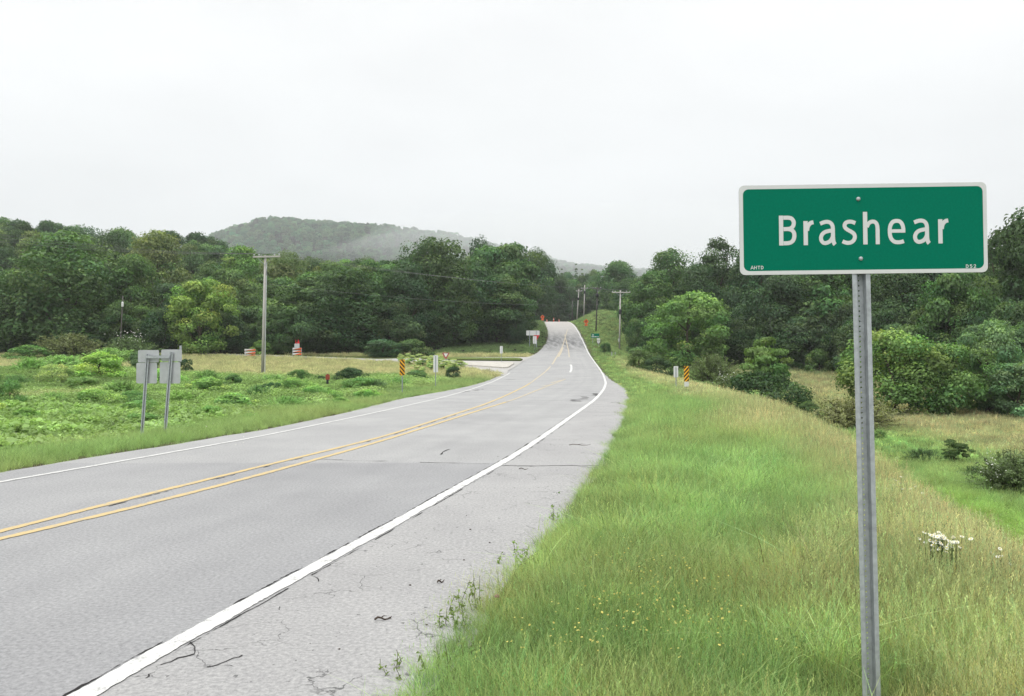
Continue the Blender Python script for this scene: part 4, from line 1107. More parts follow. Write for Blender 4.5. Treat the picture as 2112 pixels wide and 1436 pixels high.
def letter_mesh(strokes, conv, y, mat, name='letter', th=.0006):
    """strokes in drawing units -> thin raised film; each stroke lies a hair above the last"""
    V, Fc = [], []
    for j, (pts, w, cv) in enumerate(strokes):
        L, Rr = stroke(pts, w, cv); n0 = len(V)
        for a, b in zip(L, Rr):
            for p in (a, b): x, z = conv(p); V.append((x, y - th - j * .00012, z))
        for i in range(len(L) - 1): Fc.append((n0 + 2*i, n0 + 2*i + 1, n0 + 2*i + 3, n0 + 2*i + 2))
    return np_mesh(name, V, Fc, mat)

SGN_Y, SGN_W, SGN_H = 4.20, 1.217, .447
sgn_c = at(1779.5, 472, SGN_Y)
foot = at(1796, 1446, SGN_Y)
town = empty('town_sign', 'green Brashear town name sign on a perforated steel post in the verge', 'town sign', (sgn_c.x, SGN_Y, sgn_c.z), (0, R(-.55), R(-1.5)))
def sx(p):   # drawing units of the enlarged panel -> panel metres
    return ((p[0] - 1003) / 1715 * SGN_W, (443 - p[1]) / 622 * SGN_H)
mb = MB(); mb.prism(rrect(-SGN_W/2, SGN_W/2, -SGN_H/2, SGN_H/2, .027), 0, .003); panel = mb.build('sign_panel', M['alu'], town)
o_, i_ = rrect(-SGN_W/2 + .0005, SGN_W/2 - .0005, -SGN_H/2 + .0005, SGN_H/2 - .0005, .0265), rrect(-SGN_W/2 + .0195, SGN_W/2 - .0195, -SGN_H/2 + .0195, SGN_H/2 - .0195, .028)
V, Fc = ring(o_, i_); link('border', np_mesh('border', [(p[0], -.0012, p[1]) for p in V], Fc, M['white']), panel)
link('green_face', np_mesh('green_face', [(p[0], -.0009, p[1]) for p in rrect(-SGN_W/2 + .0185, SGN_W/2 - .0185, -SGN_H/2 + .0185, SGN_H/2 - .0185, .028)], [list(range(28))], M['green']), panel)
W1 = 32
LET = {
 'B': [([(436, 345), (436, 552)], W1, 0), ([(452, 360), (485, 360), (508, 366), (521, 382), (524, 400), (518, 420), (502, 434), (484, 438), (452, 439)], 30, 1), ([(452, 439), (486, 439), (510, 447), (524, 464), (527, 488), (521, 512), (506, 529), (484, 536), (452, 537)], 30, 1)],
 'r': [([(606, 385), (606, 552)], W1, 0), ([(616, 452), (620, 428), (631, 408), (646, 397), (661, 394)], 30, 1)],
 'a': [([(707, 405), (730, 396), (754, 392), (776, 398), (790, 414), (795, 438), (795, 470)], 29, 1), ([(795, 468), (795, 500), (797, 525), (803, 543), (809, 550)], 30, 1), ([(795, 452), (770, 455), (742, 462), (722, 477), (712, 500), (716, 524), (731, 538), (750, 538), (770, 529), (784, 514), (795, 492)], 29, 1)],
 's': [([(951, 404), (932, 396), (910, 393), (888, 399), (877, 415), (880, 434), (897, 449), (920, 462), (940, 478), (946, 500), (938, 522), (920, 536), (898, 540), (878, 536), (861, 528)], 29, 1)],
 'h': [([(1019, 327), (1019, 552)], W1, 0), ([(1030, 432), (1041, 410), (1058, 397), (1078, 395), (1094, 405), (1102, 424), (1104, 450)], 29, 1), ([(1104, 448), (1104, 552)], 30, 0)],
 'e': [([(1188, 462), (1280, 462)], 25, 0), ([(1282, 474), (1281, 440), (1272, 412), (1256, 396), (1234, 392), (1212, 398), (1197, 416), (1189, 442), (1188, 474), (1193, 504), (1206, 526), (1226, 538), (1250, 540), (1270, 537), (1284, 532)], 29, 1)],
}
for ch, dx in (('B', 0), ('r', 0), ('a', 0), ('s', 0), ('h', 0), ('e', 0), ('a', 650), ('r', 931)):
    st = [([(p[0] + dx, p[1]) for p in pts], w, c) for pts, w, c in LET[ch]]
    link('letter', letter_mesh(st, sx, -.0012, M['white']), panel)
MINI = {'A': [([(0, 24), (10, 0), (20, 24)], 4, 0), ([(4, 16), (16, 16)], 3.5, 0)], 'H': [([(2, 0), (2, 24)], 4, 0), ([(16, 0), (16, 24)], 4, 0), ([(2, 12), (16, 12)], 4, 0)],
        'T': [([(0, 2), (18, 2)], 4, 0), ([(9, 2), (9, 24)], 4, 0)], 'D': [([(2, 0), (2, 24)], 4, 0), ([(2, 2), (9, 2), (15, 7), (15, 17), (9, 22), (2, 22)], 4, 0)],
        '5': [([(15, 2), (4, 2), (3, 11)], 4, 0), ([(3, 11), (9, 9), (15, 12), (15, 18), (10, 22), (2, 21)], 4, 0)], '2': [([(2, 6), (6, 2), (12, 2), (15, 7), (12, 13), (2, 22)], 4, 0), ([(1, 22), (17, 22)], 4, 0)]}
for word, x0, y0, adv, k in (('AHTD', 221, 691, 23.5, 1.0), ('D52', 1708, 699, 26, 1.05)):
    st = []
    for j, ch in enumerate(word): st += [([(x0 + j * adv + p[0] * k, y0 + p[1] * k) for p in pts], w, c) for pts, w, c in MINI[ch]]
    link('maker_mark', letter_mesh(st, sx, -.0012, M['white_dull'], 'maker_mark'), panel)
for p in ((974, 237), (985, 650)):
    x, z = sx(p); mb = MB(); mb.lathe((0, 0, 0), [(.0105, 0), (.0105, .002), (.0085, .0055), (.004, .0078), (.0005, .0083)], 14)
    for v in mb.v: v.x, v.y, v.z = v.x + x, -v.z - .001, v.y + z
    for f in mb.f: f.reverse()
    mb.build('bolt', M['galv'], town, True)
def u_post(z0, z1, mat, parent, cx=0.0, wid=.088, depth=.036, holes=True, name='post', y0=.0035, facing=1, lean=0.0):
    """hat-section post with a perforated web, open side towards -y; z measured in the parent's frame"""
    fl, web = wid * .29, wid * .235
    xs = [-wid/2, -wid/2 + fl - .004, -web, web, wid/2 - fl + .004, wid/2]
    ysx = [y0, y0, y0 + depth, y0 + depth, y0, y0]
    t = .0035; mb = MB()
    prof = [(x, y) for x, y in zip(xs, ysx)]; back = [(xs[0], y0 + t), (xs[1] - t*.7, y0 + t), (xs[2] - t*.9, y0 + depth + t), (xs[3] + t*.9, y0 + depth + t), (xs[4] + t*.7, y0 + t), (xs[5], y0 + t)]
    def sec(z): return [(cx + x + lean * (z1 - z), y, z) for x, y in prof] + [(cx + x + lean * (z1 - z), y, z) for x, y in back]
    V = sec(z0) + sec(z1); Fc = []
    for i in range(5):
        if i == 2 and holes: continue
        Fc.append((i, i + 1, 12 + i + 1, 12 + i))
        Fc.append((6 + i, 18 + i, 18 + i + 1, 6 + i + 1))
    Fc += [(0, 12, 18, 6), (5, 11, 23, 17)] + [(12 + i, 12 + i + 1, 18 + i + 1, 18 + i) for i in range(5)]
    if holes: Fc = [f for f in Fc]
    mb.add(V, Fc)
    if holes:
        pitch = .0254; z = z1; hr = .0048; ya = y0 + depth
        while z - pitch > z0:
            zc = z - pitch / 2; lx = cx + lean * (z1 - zc)
            ring_ = [(lx + hr * math.cos(R(22.5 + 45 * k)), zc + hr * math.sin(R(22.5 + 45 * k))) for k in range(8)]
            la, lb = lean * (z1 - z), lean * (z1 - (z - pitch))
            sq = [(cx + web + (la+lb)/2, zc), (cx + web + la, z), (cx + la, z), (cx - web + la, z), (cx - web + (la+lb)/2, zc), (cx - web + lb, z - pitch), (cx + lb, z - pitch), (cx + web + lb, z - pitch)]
            order = [0, 1, 2, 3, 4, 5, 6, 7]
            V = [(p[0], ya, p[1]) for p in sq] + [(ring_[(k - 0) % 8][0], ya, ring_[k % 8][1]) for k in range(8)] + [(p[0], ya + t, p[1]) for p in ring_]
            Fc = [(k, (k + 1) % 8, 8 + (k + 1) % 8, 8 + k) for k in range(8)] + [(8 + k, 8 + (k + 1) % 8, 16 + (k + 1) % 8, 16 + k) for k in range(8)]
            mb.add(V, Fc); z -= pitch
        mb.box(cx - web + lean * (z1 - z0), cx + web + lean * (z1 - z0), ya, ya + t, z0, z - .0005)
    return mb.build(name, mat, parent)
post_len = sgn_c.z - tz(foot.x, SGN_Y) + .25
u_post(-post_len, .19, M['galv'], town, cx=-.013, lean=.0085)

# ------------------------------------------------------------------ other roadside signs
def place(px, py, Y, dz=0.0):
    p = at(px, py, Y); return Vector((p.x, Y, tz(p.x, Y) + dz))
def simple_post(mb, x, z0, z1, w=.05): mb.box(x - w/2, x + w/2, .004, .03, z0, z1)

# twin route assembly, seen from behind
tw = empty('route_sign_assembly', 'twin grey route sign backs on two leaning steel posts beside the left verge', 'road sign', place(316, 888, 20.6), (0, 0, R(-7)))
twh = at(0, 695, 20.6).z - tw.location.z
k = 20.6 / F; ln = .066
def twx(px): return (px - 316) * k
for j, (pb, pt, top) in enumerate(((291, 303, 706), (341, 355, 702))):
    mb = MB(); z1 = (888 - top) * k; xb, xt = twx(pb), twx(pt)
    V = []
    for z, xx in ((-.3, xb - (xt - xb) * .3 / z1), (z1, xt)):
        V += [(xx - .045, -.012, z), (xx - .02, -.012, z), (xx - .014, .022, z), (xx + .014, .022, z), (xx + .02, -.012, z), (xx + .045, -.012, z), (xx + .045, -.016, z), (xx + .017, -.016, z), (xx + .011, .018, z), (xx - .011, .018, z), (xx - .017, -.016, z), (xx - .045, -.016, z)]
    mb.add(V, [[i, (i+1) % 12, 12 + (i+1) % 12, 12 + i] for i in range(12)] + [list(range(12))[::-1], list(range(12, 24))])
    mb.build('post', M['galv'], tw)
for (x0, x1, y0, y1, nm) in ((280, 326, 698, 723.5, 'upper_panel'), (276.5, 322, 724.5, 767, 'lower_panel'), (331, 376, 697, 721.5, 'upper_panel'), (328, 373, 723, 767, 'lower_panel')):
    mb = MB(); mb.prism(rrect(twx(x0), twx(x1), (888 - y1) * k, (888 - y0) * k, .035, 5), .030, .0335); mb.build(nm, M['alu'], tw)
mb = MB(); mb.box(twx(300), twx(352), -.045, -.017, (888 - 715) * k, (888 - 709.5) * k); mb.build('crossbar', M['galv'], tw)
mb = MB(); mb.box(twx(370.5), twx(374.5), .034, .06, (888 - 722) * k, (888 - 689) * k); mb.build('bracket', M['galv'], tw)

def clip(poly, x0, x1, z0, z1):
    for ax, lim, sg in ((0, x0, 1), (0, x1, -1), (1, z0, 1), (1, z1, -1)):
        out = []
        for i in range(len(poly)):
            a, b = poly[i], poly[(i + 1) % len(poly)]; da, db = (a[ax] - lim) * sg, (b[ax] - lim) * sg
            if da >= 0: out.append(a)
            if da * db < 0: t = da / (da - db); out.append((a[0] + (b[0]-a[0])*t, a[1] + (b[1]-a[1])*t))
        poly = out
        if not poly: return []
    return poly
def stripes(x0, x1, z0, z1, w, slant, mat, parent, y, name='stripes', off=0.0):
    V, Fc = [], []; s = z0 - abs(slant) - 2*w + off
    while s < z1 + abs(slant) + w:
        dz = slant
        poly = [(x0, s), (x1, s + dz), (x1, s + dz + w), (x0, s + w)]
        poly = clip(poly, x0, x1, z0, z1)
        if len(poly) > 2: n = len(V); V += [(p[0], y, p[1]) for p in poly]; Fc.append(list(range(n, n + len(poly))))
        s += 2 * w
    return link(name, np_mesh(name, V, Fc, mat), parent)
def object_marker(px, base, top, bot, wpx, Y, slant, label, post_mat, plate=False):
    loc = place(px, base, Y); r = empty('object_marker', label, 'object marker', loc, (0, 0, R(2)))
    z1 = at(px, top, Y).z - loc.z; z0 = at(px, bot, Y).z - loc.z; w = wpx * Y / F / 2
    mb = MB(); simple_post(mb, 0, -.3, z1 - .03, .055); mb.build('post', post_mat, r)
    mb = MB(); mb.prism(rrect(-w, w, z0, z1, .025, 4), 0, .003); mb.build('marker_panel', M['yellow'], r)
    stripes(-w + .008, w - .008, z0 + .01, z1 - .01, .115, slant, M['black'], r, -.0015, off=.04)
    if plate:
        mb = MB(); mb.prism(rrect(-w * .9, w * .9, z0 - .29, z0 - .02, .02, 4), 0, .003); mb.build('number_plate', M['white'], r)
    return r
object_marker(1416, 808, 755.5, 787, 10.5, 48.0, .30, 'yellow and black striped marker with white plate in the right verge', M['dark_box'], True)
object_marker(829.5, 803, 742, 774.5, 10.5, 46.0, -.30, 'yellow and black striped marker on a steel post in the left verge', M['galv_dull'])
def back_panel(px, base, top, bot, wpx, Y, label, rib=True, name='sign_back', mat='white_dull', post='galv_dull'):
    loc = place(px, base, Y); r = empty(name, label, 'road sign', loc, (0, 0, R(4)))
    z1 = at(px, top, Y).z - loc.z; z0 = at(px, bot, Y).z - loc.z; w = wpx * Y / F / 2
    mb = MB(); simple_post(mb, 0, -.3, z1 - .05, .05); mb.build('post', M[post], r)
    mb = MB(); mb.prism(rrect(-w, w, z0, z1, .03, 4), .032, .035); mb.build('panel', M[mat], r)
    return r
back_panel(1394.5, 806, 755.5, 778.5, 9.5, 50.0, 'narrow white marker back standing left of the right striped marker')
back_panel(898.5, 790, 733, 768, 9.5, 55.0, 'tall narrow aluminium marker back among the pale weeds')
back_panel(1034, 751, 714, 729, 5.5, 108.0, 'small pale sign back on the pale traffic island')
back_panel(1103, 724, 693.5, 709, 7.5, 134.0, 'upright white sign back under the white board by the crest road')
back_panel(1262, 742, 726, 734, 2.2, 122.0, 'thin grey delineator stake left of the nearest right pole', mat='alu')
back_panel(1269, 742, 727, 735, 2.2, 124.0, 'thin grey delineator stake touching the nearest right pole', mat='alu')

# white board sign near the crest, back view
loc = place(1099.5, 716, 142); wb = empty('board_sign', 'wide white board sign back on two posts left of the rising road', 'road sign', loc, (0, 0, R(3)))
kb = 142 / F; zc = at(0, 692, 142).z - loc.z; zt = at(0, 682, 142).z - loc.z
mb = MB(); mb.prism(rrect(-14 * kb, 13.5 * kb, zc, zt, .08, 4), .05, .06); mb.build('panel', M['white'], wb)
for x in (-7, 6.5):
    mb = MB(); mb.box(x * kb - .05, x * kb + .05, 0, .05, -.3, zt - .05); mb.build('post', M['galv_dull'], wb)
# red sign corner showing behind the upright sign back
loc = place(1107, 722, 138.5); rs = empty('yield_sign', 'red edged triangular sign showing behind the upright white sign back', 'yield sign', loc)
kk = 138.5 / F; zt = at(0, 691.5, 138.5).z - loc.z
mb = MB(); mb.prism([(-6 * kk, zt), (0, zt - 10 * kk), (6 * kk, zt)], 0, .004); mb.build('panel', M['red'], rs)
mb = MB(); mb.box(-.03, .03, .005, .03, -.3, zt); mb.build('post', M['galv_dull'], rs)

# yield sign in the side road mouth
loc = place(919.5, 752, 96); ys_ = empty('yield_sign', 'faded red and white yield sign rising from the pale weeds', 'yield sign', loc, (0, 0, R(-8)))
ky = 96 / F; zt = at(0, 727.5, 96).z - loc.z; zb = at(0, 740, 96).z - loc.z
mb = MB(); mb.prism([(-7.5 * ky, zt), (-7.0 * ky, zt - 3 * ky), (-1.6 * ky, zb), (1.6 * ky, zb), (7.0 * ky, zt - 3 * ky), (7.5 * ky, zt)], 0, .004); mb.build('panel', mat_simple('faded_red', (.36, .10, .085), .2, 4, .7), ys_)
link('white_field', np_mesh('white_field', [(x * ky, -.002, zt - z * ky) for x, z in ((-4.6, 1.6), (-1.0, 8.5), (1.0, 8.5), (4.6, 1.6))], [[0, 1, 2, 3]], M['white_dull']), ys_)
mb = MB(); mb.box(-.03, .03, .005, .035, -.3, zt); mb.build('post', M['galv_dull'], ys_)

# small red marker on a dark post
loc = place(676, 788, 60); rm = empty('marker_post', 'small rusty red marker plate on a short dark post in the left field', 'marker post', loc)
kr = 60 / F
mb = MB(); mb.box(-3.0 * kr, 1.6 * kr, 0, .06, -.2, 14 * kr); mb.build('post', M['dark_box'], rm)
mb = MB(); mb.prism(rrect(-4.5 * kr, 4.2 * kr, 11.5 * kr, 22 * kr, .04, 4), -.03, 0); mb.build('plate', M['rust'], rm)
mb = MB(); mb.box(-1.6 * kr, 1.6 * kr, -.02, .0, 22 * kr, 23.5 * kr); mb.build('cap', M['rust'], rm)

# road closed barricades
def barricade(px, base, Y, rails, label, flags=False):
    loc = place(px, base, Y); r = empty('barricade', label, 'barricade', loc, (0, 0, R(-3)))
    kq = Y / F
    def z(py): return at(0, py, Y).z - loc.z
    for (x0, x1, a, b) in rails:
        mb = MB(); mb.box((x0 - px) * kq, (x1 - px) * kq, 0, .025, z(b), z(a)); rail = mb.build('rail', M['white'], r)
        stripes((x0 - px) * kq + .01, (x1 - px) * kq - .01, z(b) + .005, z(a) - .005, .24, .26, M['orange'], rail, -.002)
    top = z(rails[0][2])
    for sx_ in (-.62, .62):
        mb = MB(); mb.box(sx_ - .03, sx_ + .03, .026, .07, 0, top); mb.build('upright', M['galv_dull'], r)
        mb = MB(); mb.box(sx_ - .03, sx_ + .03, -.6, .7, -.08, 0); mb.build('foot', M['galv_dull'], r)
    if flags:
        mb = MB(); mb.prism(rrect(-5.4 * kq, 5.4 * kq, z(718.5), z(709), .03, 3), -.03, -.02); mb.build('notice_panel', M['grey_box'], r)
        for s in (-1, 1):
            mb = MB(); mb.tube([(s * 3.2 * kq, -.01, z(711)), (s * 3.0 * kq, -.01, z(699))], .012, 5); fl = mb.build('flag_staff', M['dark_box'], r)
            mb = MB(); mb.prism([(s * 3.0 * kq - .02, z(699.5)), (s * 1.5 * kq - .12, z(709)), (s * 3.4 * kq, z(709.5)), (s * 3.4 * kq + .16, z(708))], -.022, -.012); mb.build('flag', M['red'], fl)
barricade(514.8, 734, 118, ((504, 527, 720, 723.5), (504, 527, 725.5, 729.5), (504, 527, 731.5, 734)), 'orange and white striped barricade left of the tall utility pole')
barricade(612.5, 735, 117, ((603.5, 622, 717.5, 721), (603.5, 621.5, 723, 726.5), (603.5, 622, 728.5, 732)), 'orange and white striped barricade topped by two red flags', True)

# right side: green guide sign, route shield, orange diamond
loc = place(1227.5, 706, 150); gs = empty('guide_sign', 'small green guide sign on the bank right of the rising road', 'road sign', loc, (0, 0, R(-4)))
kg = 150 / F
def zg(py): return at(0, py, 150).z - loc.z
mb = MB(); mb.prism(rrect(-8.5 * kg, 8.5 * kg, zg(697), zg(688), .06, 4), 0, .01); pn = mb.build('panel', M['green'], gs)
for (x0, x1, a, b) in ((-6.5, -2.5, 690.2, 692), (-7.4, -1.5, 694, 695.4), (-.8, 3, 694, 695.4), (4.6, 7, 694, 695.4)):
    link('word', np_mesh('word', [(x0 * kg, -.004, zg(b)), (x1 * kg, -.004, zg(b)), (x1 * kg, -.004, zg(a)), (x0 * kg, -.004, zg(a))], [[0, 1, 2, 3]], M['white_dull']), pn)
for x in (-5, 5):
    mb = MB(); mb.box(x * kg - .04, x * kg + .04, .011, .06, -.4, zg(689)); mb.build('post', M['galv_dull'], gs)
loc = place(1234.5, 718, 143); sh = empty('route_shield', 'white route shield under a white banner plate on the right bank', 'road sign', loc, (0, 0, R(-3)))
ks = 143 / F
def zs(py): return at(0, py, 143).z - loc.z
mb = MB(); mb.box(-.03, .03, .012, .05, -.3, zs(698)); mb.build('post', M['galv_dull'], sh)
mb = MB(); mb.prism(rrect(-3.3 * ks, 3.3 * ks, zs(701.5), zs(697.8), .03, 3), 0, .01); mb.build('banner_plate', M['white'], sh)
mb = MB(); mb.prism(rrect(-3.6 * ks, 3.6 * ks, zs(709), zs(702), .04, 3), 0, .01); sp = mb.build('backplate', M['black'], sh)
mb = MB(); mb.prism([(-3.2 * ks, zs(702.4)), (-3.3 * ks, zs(705)), (-2.0 * ks, zs(708.4)), (1.8 * ks, zs(708.6)), (3.0 * ks, zs(705.5)), (3.3 * ks, zs(702.4))], -.006, -.002); mb.build('shield', M['white'], sp)
link('numeral', np_mesh('numeral', [(-1.3 * ks, -.008, zs(706.6)), (1.4 * ks, -.008, zs(706.6)), (1.2 * ks, -.008, zs(704)), (-1.1 * ks, -.008, zs(704))], [[0, 1, 2, 3]], M['grey_box']), sp)

def diamond(px, cy_, r_px, base, Y, label):
    loc = place(px, base, Y); d = empty('work_sign', label, 'road work sign', loc); kd = Y / F; zc = at(0, cy_, Y).z - loc.z
    mb = MB(); mb.prism([(0, zc - r_px * kd), (r_px * kd, zc), (0, zc + r_px * kd), (-r_px * kd, zc)], 0, .01); pn = mb.build('panel', M['orange'], d)
    mb = MB(); mb.prism([(-.2*r_px*kd, zc - .35*r_px*kd), (.05*r_px*kd, zc - .35*r_px*kd), (.05*r_px*kd, zc + .1*r_px*kd), (.4*r_px*kd, zc + .1*r_px*kd), (0, zc + .5*r_px*kd), (-.4*r_px*kd, zc + .1*r_px*kd), (-.2*r_px*kd, zc + .1*r_px*kd)], -.008, -.003); mb.build('arrow', M['black'], pn)
    for s in (-.25, .25):
        mb = MB(); mb.box(s - .03, s + .03, .012, .05, -.4, zc + .2 * r_px * kd); mb.build('post', M['galv_dull'], d)
    if True:
        mb = MB(); mb.box(-.35, .35, 0, .02, max(.05, zc - 1.55 * r_px * kd), zc - .95 * r_px * kd); mb.build('plaque', M['orange'], d)
diamond(1209, 663.5, 5.6, 676, 190, 'orange diamond road work sign on the bank right of the crest')
diamond(1119, 654, 4.4, 664, 222, 'orange diamond sign at the left end of the crest')
def cone(px, base, Y, h, label):
    loc = place(px, base, Y); loc.z = max(loc.z, float(P(Y)) + .0); c = empty('traffic_cone', label, 'traffic cone', loc)
    mb = MB(); mb.box(-.2, .2, -.2, .2, 0, .04); mb.build('base', M['black'], c)
    mb = MB(); mb.lathe((0, 0, .04), [(.16, 0), (.05, h), (.02, h + .01)], 12); mb.build('body', M['orange_cone'], c)
    mb = MB(); mb.lathe((0, 0, .04), [(.12, h * .45), (.092, h * .68)], 12); mb.build('collar', M['white'], c)
cone(1142, 664, 224, 1.0, 'orange cone standing on the crest of the road'); cone(1153, 664, 226, .7, 'short orange cone right of the taller one on the crest')
cone(1128, 664, 224, .6, 'short orange cone beside the orange diamond at the crest')

# ------------------------------------------------------------------ utility poles and lines
def pole(name, px_b, py_b, px_t, py_t, Y, mat, label, r0=.15, arm=None, bands=(), extra=None, base_z=None):
    b = at(px_b, py_b, Y); b.z = tz(b.x, Y) - .3; t = at(px_t, py_t, Y)
    o = empty(name, label, 'utility pole', (b.x, b.y, b.z)); rel = t - b
    mb = MB(); mb.tube([(0, 0, 0), rel * .5, rel], [r0, r0 * .85, r0 * .68], 12); mb.build('pole', M[mat], o, True)
    if arm:
        l, r, py, tilt = arm; zl = at(0, py, Y).z - b.z; xl, xr = at(l, py, Y).x - b.x, at(r, py, Y).x - b.x
        f = zl / rel.z; cx = rel.x * f
        mb = MB(); mb.add([(x, y, zl + zz + z) for x, zz in ((xl, 0), (xr, tilt)) for y in (-.24, -.11) for z in (-.075, .075)], [(0, 1, 3, 2), (4, 6, 7, 5), (0, 4, 5, 1), (2, 3, 7, 6), (0, 2, 6, 4), (1, 5, 7, 3)]); mb.build('crossarm', M[mat], o)
        for s in (-1, 1):
            mb = MB(); mb.tube([(cx, -.17, zl - .75), (cx + s * .7, -.17, zl - .05)], .02, 5); mb.build('brace', M['galv_dull'], o)
        for x in (xl + .1, xl + .55, (cx + xr) / 2 + .2, xr - .1):
            mb = MB(); mb.lathe((x, -.165, zl + .07 + tilt * (x - xl) / (xr - xl)), [(.03, 0), (.03, .06), (.07, .08), (.06, .14), (.03, .18)], 8); mb.build('insulator', M['grey_box'], o)
    for (y0, y1, k_) in bands:
        z0, z1 = at(0, y1, Y).z - b.z, at(0, y0, Y).z - b.z; f = (z0 + z1) / 2 / rel.z
        mb = MB(); mb.lathe((rel.x * f, rel.y * f - .05, z0), [(r0 * k_ * .8, 0), (r0 * k_, .05), (r0 * k_, z1 - z0 - .05), (r0 * k_ * .8, z1 - z0)], 12); mb.build('transformer', M['dark_box'], o, True)
    return o, b, t
lp, lpb, lpt = pole('utility_pole', 541, 780, 547.3, 527, 77, 'wood_pole', 'tall pale wooden utility pole standing in the left field', .145, (523, 579, 530.5, .05))
mb = MB(); rel = lpt - lpb
mb.tube([rel * .03 + Vector((.24, -.1, 0)), rel * .5 + Vector((.20, -.1, 0)), rel * .94 + Vector((.17, -.1, 0))], .04, 6); mb.build('conduit', M['grey_box'], lp)
mb = MB(); mb.tube([rel * .95 + Vector((.55, -.12, .0)), rel * .90 + Vector((.2, -.12, -.1)), rel * .84 + Vector((.16, -.14, 0))], .025, 5); mb.build('drop_wire', M['cable'], lp)
rp, rpb, rpt = pole('utility_pole', 1277.5, 735, 1279.5, 599, 140, 'wood_pole', 'nearest wooden utility pole right of the road with white meter box', .15, (1262, 1300, 603.5, 0), ((638, 648, 1.7),))
kq = 140 / F; mb = MB(); zc = at(0, 702, 140).z - rpb.z; mb.box(-2.6 * kq, -.4 * kq, -.3, -.14, zc - 3 * kq, zc + 3.2 * kq); mb.build('meter_box', M['white'], rp)
p2, p2b, p2t = pole('utility_pole', 1229, 690, 1232.5, 592, 172, 'wood_dark', 'dim utility pole with dark transformer on the cutting', .15, (1222, 1240, 595, 0), ((606, 612.5, 2.2),))
p3, p3b, p3t = pole('utility_pole', 1204, 659, 1206, 588, 222, 'wood_pole', 'pale utility pole at the crest, right of two others', .16, (1198, 1213, 595, 0), ((600, 606, 1.6),))
p4, p4b, p4t = pole('utility_pole', 1189.5, 661, 1194, 596, 228, 'wood_pole', 'leaning pale utility pole at the crest, middle of three', .16, (1188, 1201, 600.5, 0), ((614, 619, 1.5),))
p5, p5b, p5t = pole('utility_pole', 1180, 662, 1180.3, 619, 236, 'wood_dark', 'short dark utility pole at the crest, leftmost of three', .15)
p6, p6b, p6t = pole('utility_pole', 247, 705, 253.5, 610, 119, 'wood_dark', 'dark slim pole with white cap against the left wood', .11)
mb = MB(); z = at(0, 628, 119).z - p6b.z; mb.lathe((p6t.x - p6b.x + .03, -.16, z - .35), [(.12, 0), (.15, .06), (.15, .62), (.08, .7)], 10); mb.build('white_canister', M['white_dull'], p6)
def wire(a, b, sag, rad, label, mat='cable'):
    a, b = Vector(a), Vector(b); mb = MB()
    mb.tube([a.lerp(b, t) - Vector((0, 0, sag * 4 * t * (1 - t))) for t in np.linspace(0, 1, 19)], rad, 4, False)
    tag(mb.build('power_line', M[mat]), label, 'power line', 'power lines')
for j, (xa, za) in enumerate(((-.95, .2), (.1, .2), (1.2, .2))):
    a = lpt + Vector((xa, -.16, za - .05)); b = rpt + Vector((xa * 1.2, -.16, .1))
    wire(a, b, .55 + .1 * j, .008, ('left tip', 'inner', 'right tip')[j] + ' power line crossing the wood from the tall pole crossarm', 'cable_pale')
    c = at(-260, 440 + 12 * j, 70)
    wire(c, a, .8, .011, ('topmost', 'middle', 'lowest')[2 - j] + ' thin power line running off left from the tall pole', 'cable')
wire(lpt + Vector((0, -.2, -2.6)), rpt + Vector((0, -.2, -2.2)), .9, .009, 'lower cable sagging across the wood between two poles', 'cable_pale')
for (a, b, nm) in ((rpt, p2t, 'between the nearest right pole and the dim one'), (p2t, p3t, 'from the dim pole up to the crest'), (p3t, p4t, 'between two pale crest poles'), (p4t, p5t, 'ending at the short dark crest pole')):
    for x in (-1.0, 1.0): wire(a + Vector((x, -.16, .0)), b + Vector((x * .7, -.16, .0)), .6, .010, ('left' if x < 0 else 'right') + ' span of line ' + nm, 'cable_pale')

# ------------------------------------------------------------------ small things on the near shoulder and verge
def twig(px, py, L, ang, label, fork=True):
    x, y = onroad(px, py); o = MB(); d = Vector((math.cos(ang), math.sin(ang), 0)); n = Vector((-d.y, d.x, 0))
    pts = [d * L * (t - .5) + n * L * .06 * math.sin(t * 5) + Vector((0, 0, .012 + .01 * math.sin(t * 7))) for t in np.linspace(0, 1, 6)]
    o.tube(pts, [.006, .007, .006, .005, .004, .002], 6)
    if fork: o.tube([pts[2], pts[3] + n * L * .12 + Vector((0, 0, .02)), pts[4] + n * L * .2 + Vector((0, 0, .01))], [.004, .003, .001], 5)
    ob = o.build('twig', M['twig'], None, True); ob.location = (x, y, float(P(y)) + .002); tag(ob, label, 'twig')
twig(790, 1280, .11, .5, 'short dark twig alone on the pale shoulder'); twig(1196, 919, .42, .1, 'long thin twig lying across the far shoulder beyond the joint')
twig(909, 1203, .07, .9, 'tiny forked twig on the shoulder near the weeds'); twig(1080, 969, .14, .05, 'small stick beside the pavement joint', False)
for px, py in ((1027, 942), (1184, 912), (962, 1064), (970, 1093), (1028, 1153), (957, 1156), (804, 1276), (846, 1208), (880, 1290), (700, 1340), (1010, 1120)):
    x, y = onroad(px, py); mb = MB(); s = rnd.uniform(.006, .012)
    mb.lathe((0, 0, 0), [(s * .7, 0), (s, s * .35), (s * .4, s * .7)], 6); o = mb.build('pebble', M['twig']); o.location = (x, y, float(P(y)) + .002); o.rotation_euler[2] = rnd.random() * 6
    tag(o, 'dark pebble lying on the pale shoulder', 'pebble', 'pebbles on the shoulder')

